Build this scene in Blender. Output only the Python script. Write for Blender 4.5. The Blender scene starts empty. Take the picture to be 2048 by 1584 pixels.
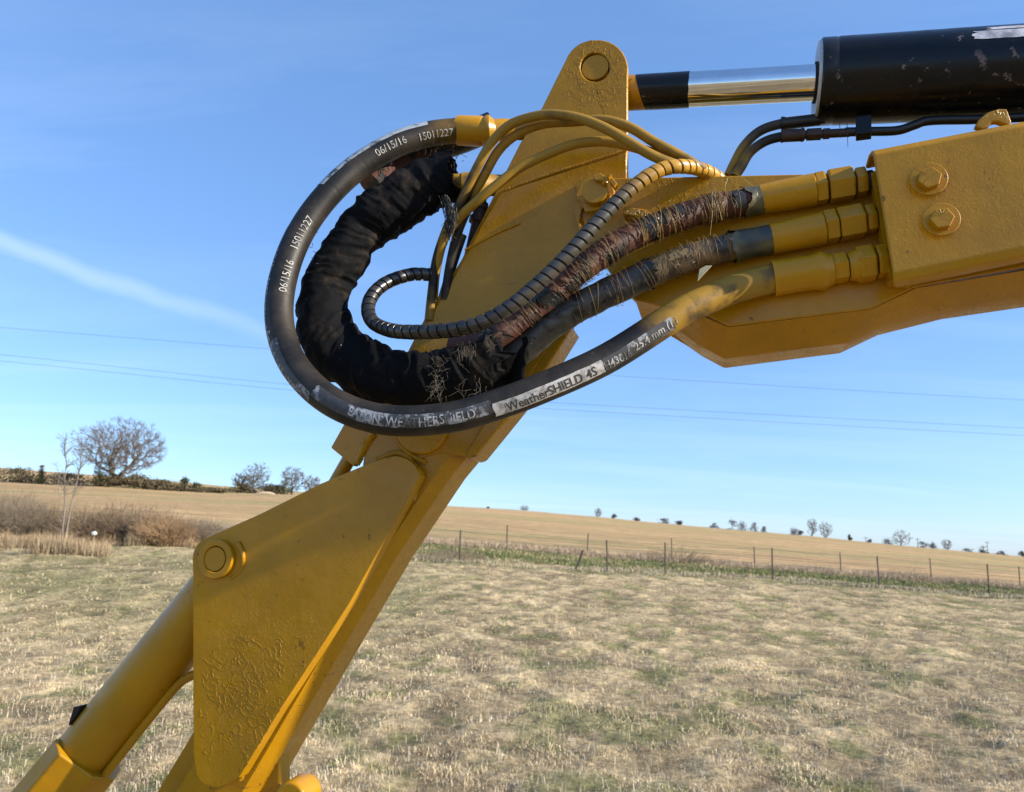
import bpy, bmesh, math, random
import numpy as np
from mathutils import Vector, Matrix
random.seed(7); RNG = np.random.default_rng(7)
SC = bpy.context.scene
COL = SC.collection

# ------------------------------------------------------------------ camera
F = 1556.0
CAM = np.array([0.0, 0.0, 1.7])
PITCH = math.radians(10.66); ROLL = math.radians(1.7)
fw = np.array([0, math.cos(PITCH), math.sin(PITCH)])
r0_ = np.array([1.0, 0, 0]); u0_ = np.array([0, -math.sin(PITCH), math.cos(PITCH)])
RT = math.cos(ROLL)*r0_ + math.sin(ROLL)*u0_
UP = -math.sin(ROLL)*r0_ + math.cos(ROLL)*u0_
cam_d = bpy.data.cameras.new('camera'); cam = bpy.data.objects.new('camera', cam_d); COL.objects.link(cam)
cam.matrix_world = Matrix(((RT[0], UP[0], -fw[0], CAM[0]), (RT[1], UP[1], -fw[1], CAM[1]), (RT[2], UP[2], -fw[2], CAM[2]), (0, 0, 0, 1)))
cam_d.sensor_width = 36.0; cam_d.lens = 36.0*F/2048.0
cam_d.clip_start = 0.02; cam_d.clip_end = 9000
cam_d.dof.use_dof = True; cam_d.dof.focus_distance = 1.03; cam_d.dof.aperture_fstop = 13.0
SC.camera = cam

def ray(u, v):
    return fw + (u-1024.0)/F*RT + (792.0-v)/F*UP
YAW = math.radians(15.0)
ER = np.array([math.cos(YAW), -math.sin(YAW), 0.0])       # along the machine, to the right and nearer
EN = np.array([math.sin(YAW), math.cos(YAW), 0.0])        # through the machine, away from the viewer
ZZ = np.array([0.0, 0, 1.0])
D0 = 1.08*math.cos(YAW)
def Q(u, v, w=0.0):
    """point of the machine at depth w (metres) behind its front plane"""
    d = ray(u, v)
    return CAM + d*((D0+w)/np.dot(d, EN))
def P(u, v, Y):
    d = ray(u, v)
    return CAM + d*(Y/d[1])

# ------------------------------------------------------------------ light
SUN = ER*0.90 - EN*0.056 + ZZ*0.43; SUN /= np.linalg.norm(SUN)
elev = math.asin(SUN[2]); azim = math.atan2(SUN[0], SUN[1])     # from +Y, clockwise
sl = bpy.data.lights.new('sun', 'SUN'); sl.energy = 5.0; sl.angle = math.radians(0.55); sl.color = (1.0, 0.91, 0.78)
so = bpy.data.objects.new('sun', sl); COL.objects.link(so); so.location = (30, -12, 20)
so.rotation_euler = Vector(-SUN).to_track_quat('-Z', 'Y').to_euler()
W = bpy.data.worlds.new('World'); SC.world = W; W.use_nodes = True
nt = W.node_tree; nt.nodes.clear()
def N(nt, typ, **kw):
    n = nt.nodes.new(typ)
    for k, v in kw.items():
        if k.startswith('i_'): n.inputs[k[2:].replace('_', ' ')].default_value = v
        else: setattr(n, k, v)
    return n
def link(nt, a, b): nt.links.new(a, b)
sky = N(nt, 'ShaderNodeTexSky', sky_type='NISHITA', sun_disc=False, sun_elevation=elev, sun_rotation=azim,
        altitude=200, air_density=1.0, dust_density=0.35, ozone_density=2.6)
tc = N(nt, 'ShaderNodeTexCoord')
sep = N(nt, 'ShaderNodeSeparateXYZ'); link(nt, tc.outputs['Generated'], sep.inputs[0])
zb = N(nt, 'ShaderNodeMath', operation='ADD'); link(nt, sep.outputs[2], zb.inputs[0]); zb.inputs[1].default_value = 0.12
pr = N(nt, 'ShaderNodeVectorMath', operation='DIVIDE'); link(nt, tc.outputs['Generated'], pr.inputs[0])
cz = N(nt, 'ShaderNodeCombineXYZ')
for k in range(3): link(nt, zb.outputs[0], cz.inputs[k])
link(nt, cz.outputs[0], pr.inputs[1])
mp = N(nt, 'ShaderNodeMapping'); link(nt, pr.outputs[0], mp.inputs[0])
mp.inputs['Rotation'].default_value = (0, 0, math.radians(58)); mp.inputs['Scale'].default_value = (0.22, 1.0, 1.0)
n1 = N(nt, 'ShaderNodeTexNoise', i_Scale=1.7, i_Detail=9.0, i_Roughness=0.62, i_Distortion=0.7); link(nt, mp.outputs[0], n1.inputs['Vector'])
cr = N(nt, 'ShaderNodeMapRange', i_From_Min=0.46, i_From_Max=0.85, i_To_Min=0.0, i_To_Max=0.11); link(nt, n1.outputs['Fac'], cr.inputs[0])
# one long thin streak of cirrus
pn = np.cross(ray(0, 488), ray(560, 672)); pn /= np.linalg.norm(pn)
dotp = N(nt, 'ShaderNodeVectorMath', operation='DOT_PRODUCT'); link(nt, tc.outputs['Generated'], dotp.inputs[0]); dotp.inputs[1].default_value = tuple(pn)
n2 = N(nt, 'ShaderNodeTexNoise', i_Scale=9.0, i_Detail=6.0); link(nt, tc.outputs['Generated'], n2.inputs['Vector'])
wob = N(nt, 'ShaderNodeMath', operation='MULTIPLY_ADD'); link(nt, n2.outputs['Fac'], wob.inputs[0]); wob.inputs[1].default_value = 0.03; link(nt, dotp.outputs['Value'], wob.inputs[2])
off = N(nt, 'ShaderNodeMath', operation='SUBTRACT'); link(nt, wob.outputs[0], off.inputs[0]); off.inputs[1].default_value = 0.015
ab = N(nt, 'ShaderNodeMath', operation='ABSOLUTE'); link(nt, off.outputs[0], ab.inputs[0])
st = N(nt, 'ShaderNodeMapRange', interpolation_type='SMOOTHSTEP', i_From_Min=0.0, i_From_Max=0.019, i_To_Min=0.17, i_To_Max=0.0); link(nt, ab.outputs[0], st.inputs[0])
rt = N(nt, 'ShaderNodeMapRange', interpolation_type='SMOOTHSTEP', i_From_Min=-0.12, i_From_Max=-0.55, i_To_Min=0.0, i_To_Max=1.0); link(nt, sep.outputs[0], rt.inputs[0])
sm = N(nt, 'ShaderNodeMath', operation='MULTIPLY'); link(nt, st.outputs[0], sm.inputs[0]); link(nt, rt.outputs[0], sm.inputs[1])
mx = N(nt, 'ShaderNodeMath', operation='MAXIMUM'); link(nt, sm.outputs[0], mx.inputs[0]); link(nt, cr.outputs[0], mx.inputs[1])
hs = N(nt, 'ShaderNodeMix', data_type='RGBA', blend_type='MULTIPLY'); hs.inputs[0].default_value = 1.0
ev = N(nt, 'ShaderNodeMix', data_type='RGBA'); ev.inputs[0].default_value = 0.36; link(nt, sky.outputs[0], ev.inputs[6]); ev.inputs[7].default_value = (1.35, 2.55, 4.35, 1)
link(nt, ev.outputs[2], hs.inputs[6]); hs.inputs[7].default_value = (0.87, 0.98, 1.17, 1)
cm = N(nt, 'ShaderNodeMix', data_type='RGBA'); link(nt, mx.outputs[0], cm.inputs[0]); link(nt, hs.outputs[2], cm.inputs[6]); cm.inputs[7].default_value = (7.2, 7.8, 8.6, 1)
bg = N(nt, 'ShaderNodeBackground'); bg.inputs['Strength'].default_value = 0.120
link(nt, cm.outputs[2], bg.inputs['Color'])
wo = N(nt, 'ShaderNodeOutputWorld'); link(nt, bg.outputs[0], wo.inputs[0])
SC.view_settings.view_transform = 'Standard'; SC.view_settings.look = 'None'
SC.view_settings.exposure = 0.80; SC.view_settings.gamma = 1.0; SC.view_settings.use_curve_mapping = False
SC.render.engine = 'CYCLES'
SC.cycles.use_denoising = True
SC.cycles.max_bounces = 6; SC.cycles.diffuse_bounces = 3; SC.cycles.glossy_bounces = 4
SC.cycles.sample_clamp_indirect = 8.0

# ------------------------------------------------------------------ noise
def _h(ix, iy, iz, seed):
    h = (ix*374761393 + iy*668265263 + iz*2147483647 + seed*1274126177) & 0xFFFFFFFF
    h = ((h ^ (h >> 13))*1274126177) & 0xFFFFFFFF
    return ((h ^ (h >> 16)) & 0xFFFF)/65535.0
def vn(x, y, z=0.0, seed=0):
    x, y, z = np.broadcast_arrays(np.asarray(x, float), np.asarray(y, float), np.asarray(z, float))
    xi = np.floor(x).astype(np.int64); yi = np.floor(y).astype(np.int64); zi = np.floor(z).astype(np.int64)
    fx = x-xi; fy = y-yi; fz = z-zi
    fx = fx*fx*(3-2*fx); fy = fy*fy*(3-2*fy); fz = fz*fz*(3-2*fz)
    r = 0
    for a in (0, 1):
        for b in (0, 1):
            for c in (0, 1):
                r = r + _h(xi+a, yi+b, zi+c, seed)*(fx if a else 1-fx)*(fy if b else 1-fy)*(fz if c else 1-fz)
    return r
def fbm(x, y, z=0.0, seed=0, o=4):
    r = 0; a = 0.5; s = 0
    for k in range(o):
        r = r + a*vn(np.asarray(x)*2**k, np.asarray(y)*2**k, np.asarray(z)*2**k, seed+k*17); s += a; a *= 0.5
    return r/s

# ------------------------------------------------------------------ materials
def new_mat(name):
    m = bpy.data.materials.new(name); m.use_nodes = True; nt = m.node_tree; nt.nodes.clear()
    out = N(nt, 'ShaderNodeOutputMaterial'); b = N(nt, 'ShaderNodeBsdfPrincipled'); link(nt, b.outputs[0], out.inputs[0])
    return m, nt, b
def mixc(nt, fac, a, b):
    n = N(nt, 'ShaderNodeMix', data_type='RGBA')
    if isinstance(fac, (int, float)): n.inputs[0].default_value = fac
    else: link(nt, fac, n.inputs[0])
    for k, c in ((6, a), (7, b)):
        if isinstance(c, tuple): n.inputs[k].default_value = (*c, 1)
        else: link(nt, c, n.inputs[k])
    return n.outputs[2]
def noise(nt, vec, scale, detail=4.0, rough=0.55, dist=0.0):
    n = N(nt, 'ShaderNodeTexNoise', i_Scale=scale, i_Detail=detail, i_Roughness=rough, i_Distortion=dist); link(nt, vec, n.inputs['Vector']); return n.outputs['Fac']
def ramp(nt, fac, a, b, lo=0.0, hi=1.0, smooth=True):
    n = N(nt, 'ShaderNodeMapRange', i_From_Min=a, i_From_Max=b, i_To_Min=lo, i_To_Max=hi)
    if smooth: n.interpolation_type = 'SMOOTHSTEP'
    link(nt, fac, n.inputs[0]); return n.outputs[0]
def math_(nt, op, a, b=None):
    n = N(nt, 'ShaderNodeMath', operation=op)
    for k, x in ((0, a), (1, b)):
        if x is None: continue
        if isinstance(x, (int, float)): n.inputs[k].default_value = x
        else: link(nt, x, n.inputs[k])
    return n.outputs[0]
def bump(nt, h, b, strength, dist, prev=None):
    n = N(nt, 'ShaderNodeBump'); n.inputs['Strength'].default_value = strength; n.inputs['Distance'].default_value = dist
    link(nt, h, n.inputs['Height'])
    if prev is not None: link(nt, prev, n.inputs['Normal'])
    if b is not None: link(nt, n.outputs[0], b.inputs['Normal'])
    return n.outputs[0]
def geo_pos(nt): return N(nt, 'ShaderNodeNewGeometry').outputs['Position']

YEL_A = (0.455, 0.218, 0.002); YEL_B = (0.37, 0.178, 0.003)
def paint(name, blisters=(), rough=0.22, grit=0.0, stain=0.25):
    """sprayed yellow paint with orange peel; blisters: (centre, radius, inner radius) of patches of wrinkled old paint"""
    m, nt, b = new_mat(name); p = geo_pos(nt)
    c = mixc(nt, ramp(nt, noise(nt, p, 9.0, 5.0), 0.35, 0.7), YEL_A, YEL_B)
    scr = noise(nt, p, 40.0, 7.0, 0.7)
    c = mixc(nt, ramp(nt, scr, 0.60, 0.74, 0.0, stain), c, (0.13, 0.075, 0.03))
    mpn = N(nt, 'ShaderNodeMapping'); link(nt, p, mpn.inputs[0]); mpn.inputs['Rotation'].default_value = (0, math.radians(35), 0); mpn.inputs['Scale'].default_value = (14, 14, 120)
    c = mixc(nt, ramp(nt, noise(nt, mpn.outputs[0], 1.0, 5.0, 0.6), 0.66, 0.74, 0.0, stain*1.6), c, (0.10, 0.055, 0.025))
    chip = math_(nt, 'MULTIPLY', ramp(nt, noise(nt, p, 95.0, 3.0, 0.6), 0.66, 0.70), ramp(nt, noise(nt, p, 8.0, 3.0), 0.50, 0.60))
    c = mixc(nt, math_(nt, 'MULTIPLY', chip, 0.75), c, (0.075, 0.035, 0.015))
    c = mixc(nt, ramp(nt, noise(nt, p, 3.2, 4.0, 0.6), 0.42, 0.68, 0.0, 0.20), c, (0.26, 0.125, 0.012))
    link(nt, c, b.inputs['Base Color'])
    link(nt, ramp(nt, noise(nt, p, 25.0, 3.0), 0.3, 0.7, rough-0.06, rough+0.12), b.inputs['Roughness'])
    b.inputs['Specular IOR Level'].default_value = 0.36
    nb = bump(nt, noise(nt, p, 420.0, 2.0), None, 0.30, 0.0006)
    nb = bump(nt, noise(nt, p, 38.0, 3.0), None, 0.25, 0.002, nb)
    if grit > 0:
        g = ramp(nt, noise(nt, p, 260.0, 3.0, 0.6), 0.52, 0.64)
        g = math_(nt, 'MULTIPLY', g, ramp(nt, noise(nt, p, 22.0, 3.0), 0.42, 0.58))
        nb = bump(nt, g, None, grit, 0.0012, nb)
    for (cn, rr, ri) in blisters:
        d = N(nt, 'ShaderNodeVectorMath', operation='DISTANCE'); link(nt, p, d.inputs[0]); d.inputs[1].default_value = tuple(cn)
        wv = noise(nt, p, 60.0, 2.0)
        dd = math_(nt, 'ADD', d.outputs['Value'], math_(nt, 'MULTIPLY', math_(nt, 'SUBTRACT', wv, 0.5), rr*0.5))
        mk = ramp(nt, dd, rr*0.8, rr, 1.0, 0.0)
        if ri > 0: mk = math_(nt, 'MULTIPLY', mk, ramp(nt, dd, ri*0.95, ri*1.1))
        wr = ramp(nt, math_(nt, 'ABSOLUTE', math_(nt, 'SUBTRACT', noise(nt, p, 42.0, 5.0, 0.6, 1.4), 0.5)), 0.0, 0.022, 1.0, 0.0)
        wr2 = ramp(nt, noise(nt, p, 150.0, 3.0, 0.6, 1.0), 0.52, 0.62)
        h = math_(nt, 'MULTIPLY', wr2, mk)
        nb = bump(nt, h, None, 0.35, 0.0008, nb)
    link(nt, nb, b.inputs['Normal'])
    return m
def simple(name, col, rough=0.6, metal=0.0, var=0.3, scale=30.0, bs=0.3, bd=0.001, col2=None, spec=0.5, bscale=None):
    m, nt, b = new_mat(name); p = geo_pos(nt)
    c2 = col2 or tuple(x*(1-var) for x in col)
    link(nt, mixc(nt, ramp(nt, noise(nt, p, scale, 5.0), 0.35, 0.65), col, c2), b.inputs['Base Color'])
    b.inputs['Roughness'].default_value = rough; b.inputs['Metallic'].default_value = metal; b.inputs['Specular IOR Level'].default_value = spec
    if bs: bump(nt, noise(nt, p, bscale or scale*6, 4.0), b, bs, bd)
    return m
def rubber(name, paint_ranges=(), col=(0.010, 0.009, 0.008), dust=0.2, mottled=None, wrap=0.0):
    """hose cover; UV x = metres along the hose. paint_ranges: (s0, s1) lengths that carry yellow overspray"""
    m, nt, b = new_mat(name); p = geo_pos(nt)
    uv = N(nt, 'ShaderNodeUVMap'); s = N(nt, 'ShaderNodeSeparateXYZ'); link(nt, uv.outputs[0], s.inputs[0])
    c = mixc(nt, ramp(nt, noise(nt, p, 18.0, 5.0), 0.35, 0.7, 0.0, dust), col, (0.10, 0.078, 0.055))
    c = mixc(nt, ramp(nt, noise(nt, p, 180.0, 3.0), 0.62, 0.75, 0.0, dust*0.8), c, (0.15, 0.12, 0.085))
    fac = None
    if mottled:
        fac = ramp(nt, noise(nt, p, mottled[0], 3.0), mottled[1], mottled[2], 0.0, mottled[3])
    for (a0, a1, k) in paint_ranges:
        f1 = math_(nt, 'MULTIPLY', ramp(nt, s.outputs[0], a0-0.02, a0+0.04), ramp(nt, s.outputs[0], a1-0.04, a1+0.02, 1.0, 0.0))
        f1 = math_(nt, 'MULTIPLY', f1, ramp(nt, noise(nt, p, 26.0, 4.0), 0.33, 0.56, 0.15, k))
        fac = f1 if fac is None else math_(nt, 'MAXIMUM', fac, f1)
    if fac is not None: c = mixc(nt, fac, c, (0.33, 0.185, 0.018))
    link(nt, c, b.inputs['Base Color']); b.inputs['Roughness'].default_value = 0.5; b.inputs['Specular IOR Level'].default_value = 0.3
    nb = bump(nt, noise(nt, p, 500.0, 2.0), None, 0.35, 0.0005)
    if wrap:
        mm = N(nt, 'ShaderNodeMapping'); link(nt, uv.outputs[0], mm.inputs[0]); mm.inputs['Scale'].default_value = (1, 0.045, 1)
        wv = N(nt, 'ShaderNodeTexWave', bands_direction='X', i_Scale=wrap, i_Distortion=0.6); link(nt, mm.outputs[0], wv.inputs[0])
        nb = bump(nt, ramp(nt, wv.outputs['Fac'], 0.0, 0.03), None, 0.22, 0.0006, nb)
    link(nt, nb, b.inputs['Normal'])
    return m
def fabric_mat():
    m, nt, b = new_mat('black_woven_sleeve'); p = geo_pos(nt)
    uv = N(nt, 'ShaderNodeUVMap')
    c = mixc(nt, ramp(nt, noise(nt, p, 13.0, 6.0, 0.65), 0.50, 0.70, 0.0, 0.7), (0.0035, 0.0035, 0.0042), (0.055, 0.040, 0.026))  # brown mottling holds dust and the sun's brown sheen as colour
    sp = ramp(nt, noise(nt, p, 130.0, 4.0, 0.6), 0.70, 0.72)
    sp = math_(nt, 'MULTIPLY', sp, ramp(nt, noise(nt, p, 14.0, 2.0), 0.52, 0.58))
    c = mixc(nt, sp, c, (0.42, 0.40, 0.37))
    link(nt, c, b.inputs['Base Color']); b.inputs['Roughness'].default_value = 0.8; b.inputs['Specular IOR Level'].default_value = 0.12
    m1 = N(nt, 'ShaderNodeMapping'); link(nt, uv.outputs[0], m1.inputs[0]); m1.inputs['Scale'].default_value = (700, 180, 1); m1.inputs['Rotation'].default_value = (0, 0, 0.5)
    ck = N(nt, 'ShaderNodeTexChecker', i_Scale=1.0); link(nt, m1.outputs[0], ck.inputs[0])
    nb = bump(nt, ck.outputs['Fac'], None, 0.5, 0.0006)
    nb = bump(nt, noise(nt, p, 90.0, 4.0), b, 0.4, 0.002, nb)
    return m
def braid_mat():
    m, nt, b = new_mat('rusty_wire_braid'); p = geo_pos(nt)
    uv = N(nt, 'ShaderNodeUVMap'); s = N(nt, 'ShaderNodeMapping'); link(nt, uv.outputs[0], s.inputs[0]); s.inputs['Scale'].default_value = (1, 0.02, 1)
    wv = N(nt, 'ShaderNodeTexWave', bands_direction='X', i_Scale=260.0, i_Distortion=2.5, i_Detail=3.0); link(nt, s.outputs[0], wv.inputs[0])
    s2 = N(nt, 'ShaderNodeMapping'); link(nt, uv.outputs[0], s2.inputs[0]); s2.inputs['Scale'].default_value = (420, 3, 1)
    th = noise(nt, s2.outputs[0], 1.0, 4.0, 0.6)
    c = mixc(nt, th, (0.03, 0.012, 0.009), (0.17, 0.060, 0.034))
    s3 = N(nt, 'ShaderNodeMapping'); link(nt, uv.outputs[0], s3.inputs[0]); s3.inputs['Scale'].default_value = (26, 0.9, 1)
    blk = ramp(nt, noise(nt, s3.outputs[0], 1.0, 3.0), 0.52, 0.56)
    c = mixc(nt, blk, c, (0.016, 0.016, 0.015))
    link(nt, c, b.inputs['Base Color']); b.inputs['Roughness'].default_value = 0.55; b.inputs['Specular IOR Level'].default_value = 0.35
    nb = bump(nt, wv.outputs['Fac'], None, 0.6, 0.0009); bump(nt, th, b, 0.6, 0.0009, nb)
    return m
def leaf_mat(name, attr='tint', rough=0.75, trans=0.0):
    m, nt, b = new_mat(name)
    a = N(nt, 'ShaderNodeVertexColor', layer_name=attr); link(nt, a.outputs[0], b.inputs['Base Color'])
    b.inputs['Roughness'].default_value = rough; b.inputs['Specular IOR Level'].default_value = 0.15
    return m

M = {}
M['paint'] = paint('yellow_paint')
M['paint_gritty'] = paint('yellow_paint_gritty', grit=0.9, rough=0.3)
M['paint_clean'] = paint('yellow_paint_clean', rough=0.36, stain=0.1)
M['paint_fit'] = paint('yellow_paint_on_fittings', rough=0.3, stain=0.5)
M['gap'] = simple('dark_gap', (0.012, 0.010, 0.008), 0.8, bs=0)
M['blackpaint'] = None
M['chrome'] = simple('chrome', (0.75, 0.75, 0.76), 0.07, 1.0, var=0.06, scale=60, bs=0.04, bd=0.0003)
M['endface'] = simple('machined_end_face', (0.50, 0.50, 0.50), 0.45, 0.2, var=0.2, scale=40)
M['dullsteel'] = simple('dull_brown_steel', (0.05, 0.03, 0.02), 0.55, 0.3, var=0.5, scale=50)
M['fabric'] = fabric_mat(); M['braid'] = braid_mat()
M['whiteprint'] = simple('white_print', (0.46, 0.44, 0.40), 0.6, var=0.65, scale=200, bs=0)
M['blackprint'] = simple('black_print', (0.035, 0.035, 0.035), 0.6, var=0.2, scale=260, bs=0)

# ------------------------------------------------------------------ object helpers
def props(o, label=None, cat=None, group=None, kind=None):
    if label: o['label'] = label
    if cat: o['category'] = cat
    if group: o['group'] = group
    if kind: o['kind'] = kind
    return o
def thing(name, loc, label, cat, group=None):
    o = bpy.data.objects.new(name, None); COL.objects.link(o); o.location = tuple(float(x) for x in loc); o.empty_display_size = 0.05
    return props(o, label, cat, group)
def root_loc(parent):
    l = Vector((0, 0, 0))
    while parent is not None: l = l + parent.location; parent = parent.parent
    return np.array(l)
def mk(name, verts, faces, mat, parent=None, uv=None, smooth=False, bevel=0.0, bseg=2, color=None, kind=None, mats=None, fmat=None):
    """one mesh object; verts in world metres"""
    verts = np.asarray(verts, float) - root_loc(parent)
    me = bpy.data.meshes.new(name)
    if isinstance(faces, np.ndarray):
        nf, k = faces.shape
        me.vertices.add(len(verts)); me.vertices.foreach_set('co', verts.astype(np.float32).ravel())
        me.loops.add(nf*k); me.loops.foreach_set('vertex_index', faces.astype(np.int32).ravel())
        me.polygons.add(nf); me.polygons.foreach_set('loop_start', np.arange(0, nf*k, k, dtype=np.int32))
        try: me.polygons.foreach_set('loop_total', np.full(nf, k, dtype=np.int32))
        except Exception: pass
        me.update(calc_edges=True)
    else:
        me.from_pydata([tuple(v) for v in verts], [], [tuple(f) for f in faces]); me.update()
    if uv is not None:
        l = me.uv_layers.new(name='UVMap'); li = np.empty(len(me.loops), dtype=np.int32); me.loops.foreach_get('vertex_index', li)
        l.data.foreach_set('uv', np.asarray(uv, dtype=np.float32)[li].ravel())
    if color is not None:
        ca = me.color_attributes.new(name='tint', type='FLOAT_COLOR', domain='POINT')
        c4 = np.ones((len(verts), 4), np.float32); c4[:, :3] = color; ca.data.foreach_set('color', c4.ravel())
    if smooth: me.polygons.foreach_set('use_smooth', [True]*len(me.polygons))
    if mat: me.materials.append(mat)
    o = bpy.data.objects.new(name, me); COL.objects.link(o); o.parent = parent
    if bevel > 0:
        bm = o.modifiers.new('bevel', 'BEVEL'); bm.width = bevel; bm.segments = bseg; bm.limit_method = 'ANGLE'; bm.angle_limit = math.radians(32)
        me.polygons.foreach_set('use_smooth', [True]*len(me.polygons))
        bm.harden_normals = True
    if kind: o['kind'] = kind
    return o
def arc(cx, cy, r, a0, a1, n=8):
    return [(cx+r*math.cos(math.radians(a0+(a1-a0)*k/n)), cy-r*math.sin(math.radians(a0+(a1-a0)*k/n))) for k in range(n+1)]
def plate(name, pts, w0, w1, mat, parent, holes=(), bevel=0.0015, back_w=None):
    """flat plate whose front outline is pts (front plane at depth w0), thickness towards w1; holes (u, v, r px)"""
    bm = bmesh.new()
    loops = [[Q(u, v, w0) for (u, v) in pts]]
    for (hu, hv, hr) in holes:
        loops.append([Q(u, v, w0) for (u, v) in arc(hu, hv, hr, 0, 360, 36)[:-1]])
    es = []
    for L in loops:
        vs = [bm.verts.new(tuple(p)) for p in L]
        for i in range(len(vs)): es.append(bm.edges.new((vs[i], vs[(i+1) % len(vs)])))
    bmesh.ops.triangle_fill(bm, use_beauty=True, use_dissolve=False, edges=es)
    fs = list(bm.faces)
    g = bmesh.ops.extrude_face_region(bm, geom=fs)
    vs = [x for x in g['geom'] if isinstance(x, bmesh.types.BMVert)]
    bmesh.ops.translate(bm, verts=vs, vec=Vector(EN*(w1-w0)))
    bmesh.ops.recalc_face_normals(bm, faces=bm.faces)
    bmesh.ops.dissolve_limit(bm, angle_limit=0.01, verts=bm.verts, edges=bm.edges) if not holes else None
    bm.verts.index_update()
    V = np.array([v.co[:] for v in bm.verts]); Fc = [[v.index for v in f.verts] for f in bm.faces]; bm.free()
    return mk(name, V, Fc, mat, parent, bevel=bevel)
def frame_mesh(name, sections, mat, parent, bevel=0.0015, closed=True, caps=True, smooth=False):
    """loft: sections = list of rings of world points"""
    n = len(sections[0]); V = []; Fc = []
    for s in sections: V += [tuple(p) for p in s]
    for i in range(len(sections)-1):
        for j in range(n if closed else n-1):
            a = i*n+j; b = i*n+(j+1) % n; Fc.append((a, b, b+n, a+n))
    if caps: Fc.append(tuple(range(n))[::-1]); Fc.append(tuple(range((len(sections)-1)*n, len(sections)*n)))
    o = mk(name, V, Fc, mat, parent, bevel=bevel, smooth=smooth)
    bm = bmesh.new(); bm.from_mesh(o.data); bmesh.ops.recalc_face_normals(bm, faces=bm.faces); bm.to_mesh(o.data); bm.free()
    return o

class Path:
    def __init__(self, pts, ds=0.004, raw=False):
        C = np.array([Q(*p) for p in pts]) if not raw else np.array(pts, float)
        if len(C) == 2: dense = np.array([C[0]*(1-t)+C[1]*t for t in np.linspace(0, 1, 60)])
        else:
            E = np.vstack([2*C[0]-C[1], C, 2*C[-1]-C[-2]]); dense = []
            for i in range(1, len(E)-2):
                p0, p1, p2, p3 = E[i-1], E[i], E[i+1], E[i+2]
                for t in np.linspace(0, 1, 24, endpoint=False):
                    dense.append(0.5*((2*p1)+(-p0+p2)*t+(2*p0-5*p1+4*p2-p3)*t*t+(-p0+3*p1-3*p2+p3)*t**3))
            dense.append(E[-2]); dense = np.array(dense)
            for _ in range(6): dense[1:-1] = 0.25*dense[:-2]+0.5*dense[1:-1]+0.25*dense[2:]
        L = np.concatenate([[0], np.cumsum(np.linalg.norm(np.diff(dense, axis=0), axis=1))])
        self.L = L[-1]; n = max(3, int(self.L/ds)+1); self.s = np.linspace(0, self.L, n)
        self.C = np.stack([np.interp(self.s, L, dense[:, k]) for k in range(3)], 1)
        T = np.gradient(self.C, self.s, axis=0); self.T = T/np.linalg.norm(T, axis=1)[:, None]
        self.ref = self._ref(self.C, self.T)
    def _ref(self, C, T):
        R = CAM-C; R = R-(R*T).sum(1)[:, None]*T; return R/np.linalg.norm(R, axis=1)[:, None]
    def at(self, s):
        s = np.asarray(s, float)
        C = np.stack([np.interp(s, self.s, self.C[:, k]) for k in range(3)], -1)
        T = np.stack([np.interp(s, self.s, self.T[:, k]) for k in range(3)], -1); T /= np.linalg.norm(T, axis=-1)[..., None]
        ex0 = np.minimum(s, 0)[..., None]; ex1 = np.maximum(s-self.L, 0)[..., None]; C = C+T*(ex0+ex1)
        R = np.stack([np.interp(s, self.s, self.ref[:, k]) for k in range(3)], -1)
        R = R-(R*T).sum(-1)[..., None]*T; R /= np.linalg.norm(R, axis=-1)[..., None]
        return C, T, R, np.cross(R, T)
    def pos(self, s, th, r):
        C, T, R, U = self.at(s); th = np.asarray(th)[..., None]; r = np.asarray(r)[..., None]
        return C+r*(np.cos(th)*R+np.sin(th)*U)
def tube(name, path, r, mat, parent, n=28, s0=0.0, s1=None, rfun=None, sfun=None, caps=True, ds=None, kind=None):
    s1 = path.L if s1 is None else s1
    m = max(2, int((s1-s0)/(ds or 0.004))+1)
    S, TH = np.meshgrid(np.linspace(s0, s1, m), np.linspace(0, 2*math.pi, n, endpoint=False), indexing='ij')
    Rr = np.full_like(S, r) if rfun is None else rfun(S, TH)
    S2 = S if sfun is None else sfun(S, TH)
    V = path.pos(S2, TH, Rr).reshape(-1, 3)
    i = np.arange(m-1)[:, None]*n; j = np.arange(n)[None, :]
    a = (i+j); b = (i+(j+1) % n)
    Fc = np.stack([a, a+n, b+n, b], -1).reshape(-1, 4)
    uv = np.stack([S, TH/(2*math.pi)], -1).reshape(-1, 2)
    if caps:
        c0, c1 = path.pos(np.array([s0, s1]), np.zeros(2), np.zeros(2))
        k = len(V); V = np.vstack([V, c0, c1]); uv = np.vstack([uv, [s0, 0], [s1, 0]])
        jj = np.arange(n)
        e0 = np.stack([np.full(n, k), jj, (jj+1) % n, (jj+1) % n], -1); base = (m-1)*n
        e1 = np.stack([np.full(n, k+1), base+(jj+1) % n, base+jj, base+jj], -1)
        Fl = [tuple(f) for f in Fc] + [tuple(f[:3]) for f in e0] + [tuple(f[:3]) for f in e1]
        o = mk(name, V, Fl, mat, parent, uv=uv, smooth=True, kind=kind)
        sm = np.ones(len(Fl), bool); sm[-2*n:] = False; o.data.polygons.foreach_set('use_smooth', sm)
        if hasattr(o.data, 'set_sharp_from_angle'): o.data.set_sharp_from_angle(angle=math.radians(50))
        return o
    return mk(name, V, Fc, mat, parent, uv=uv, smooth=True, kind=kind)
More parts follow.
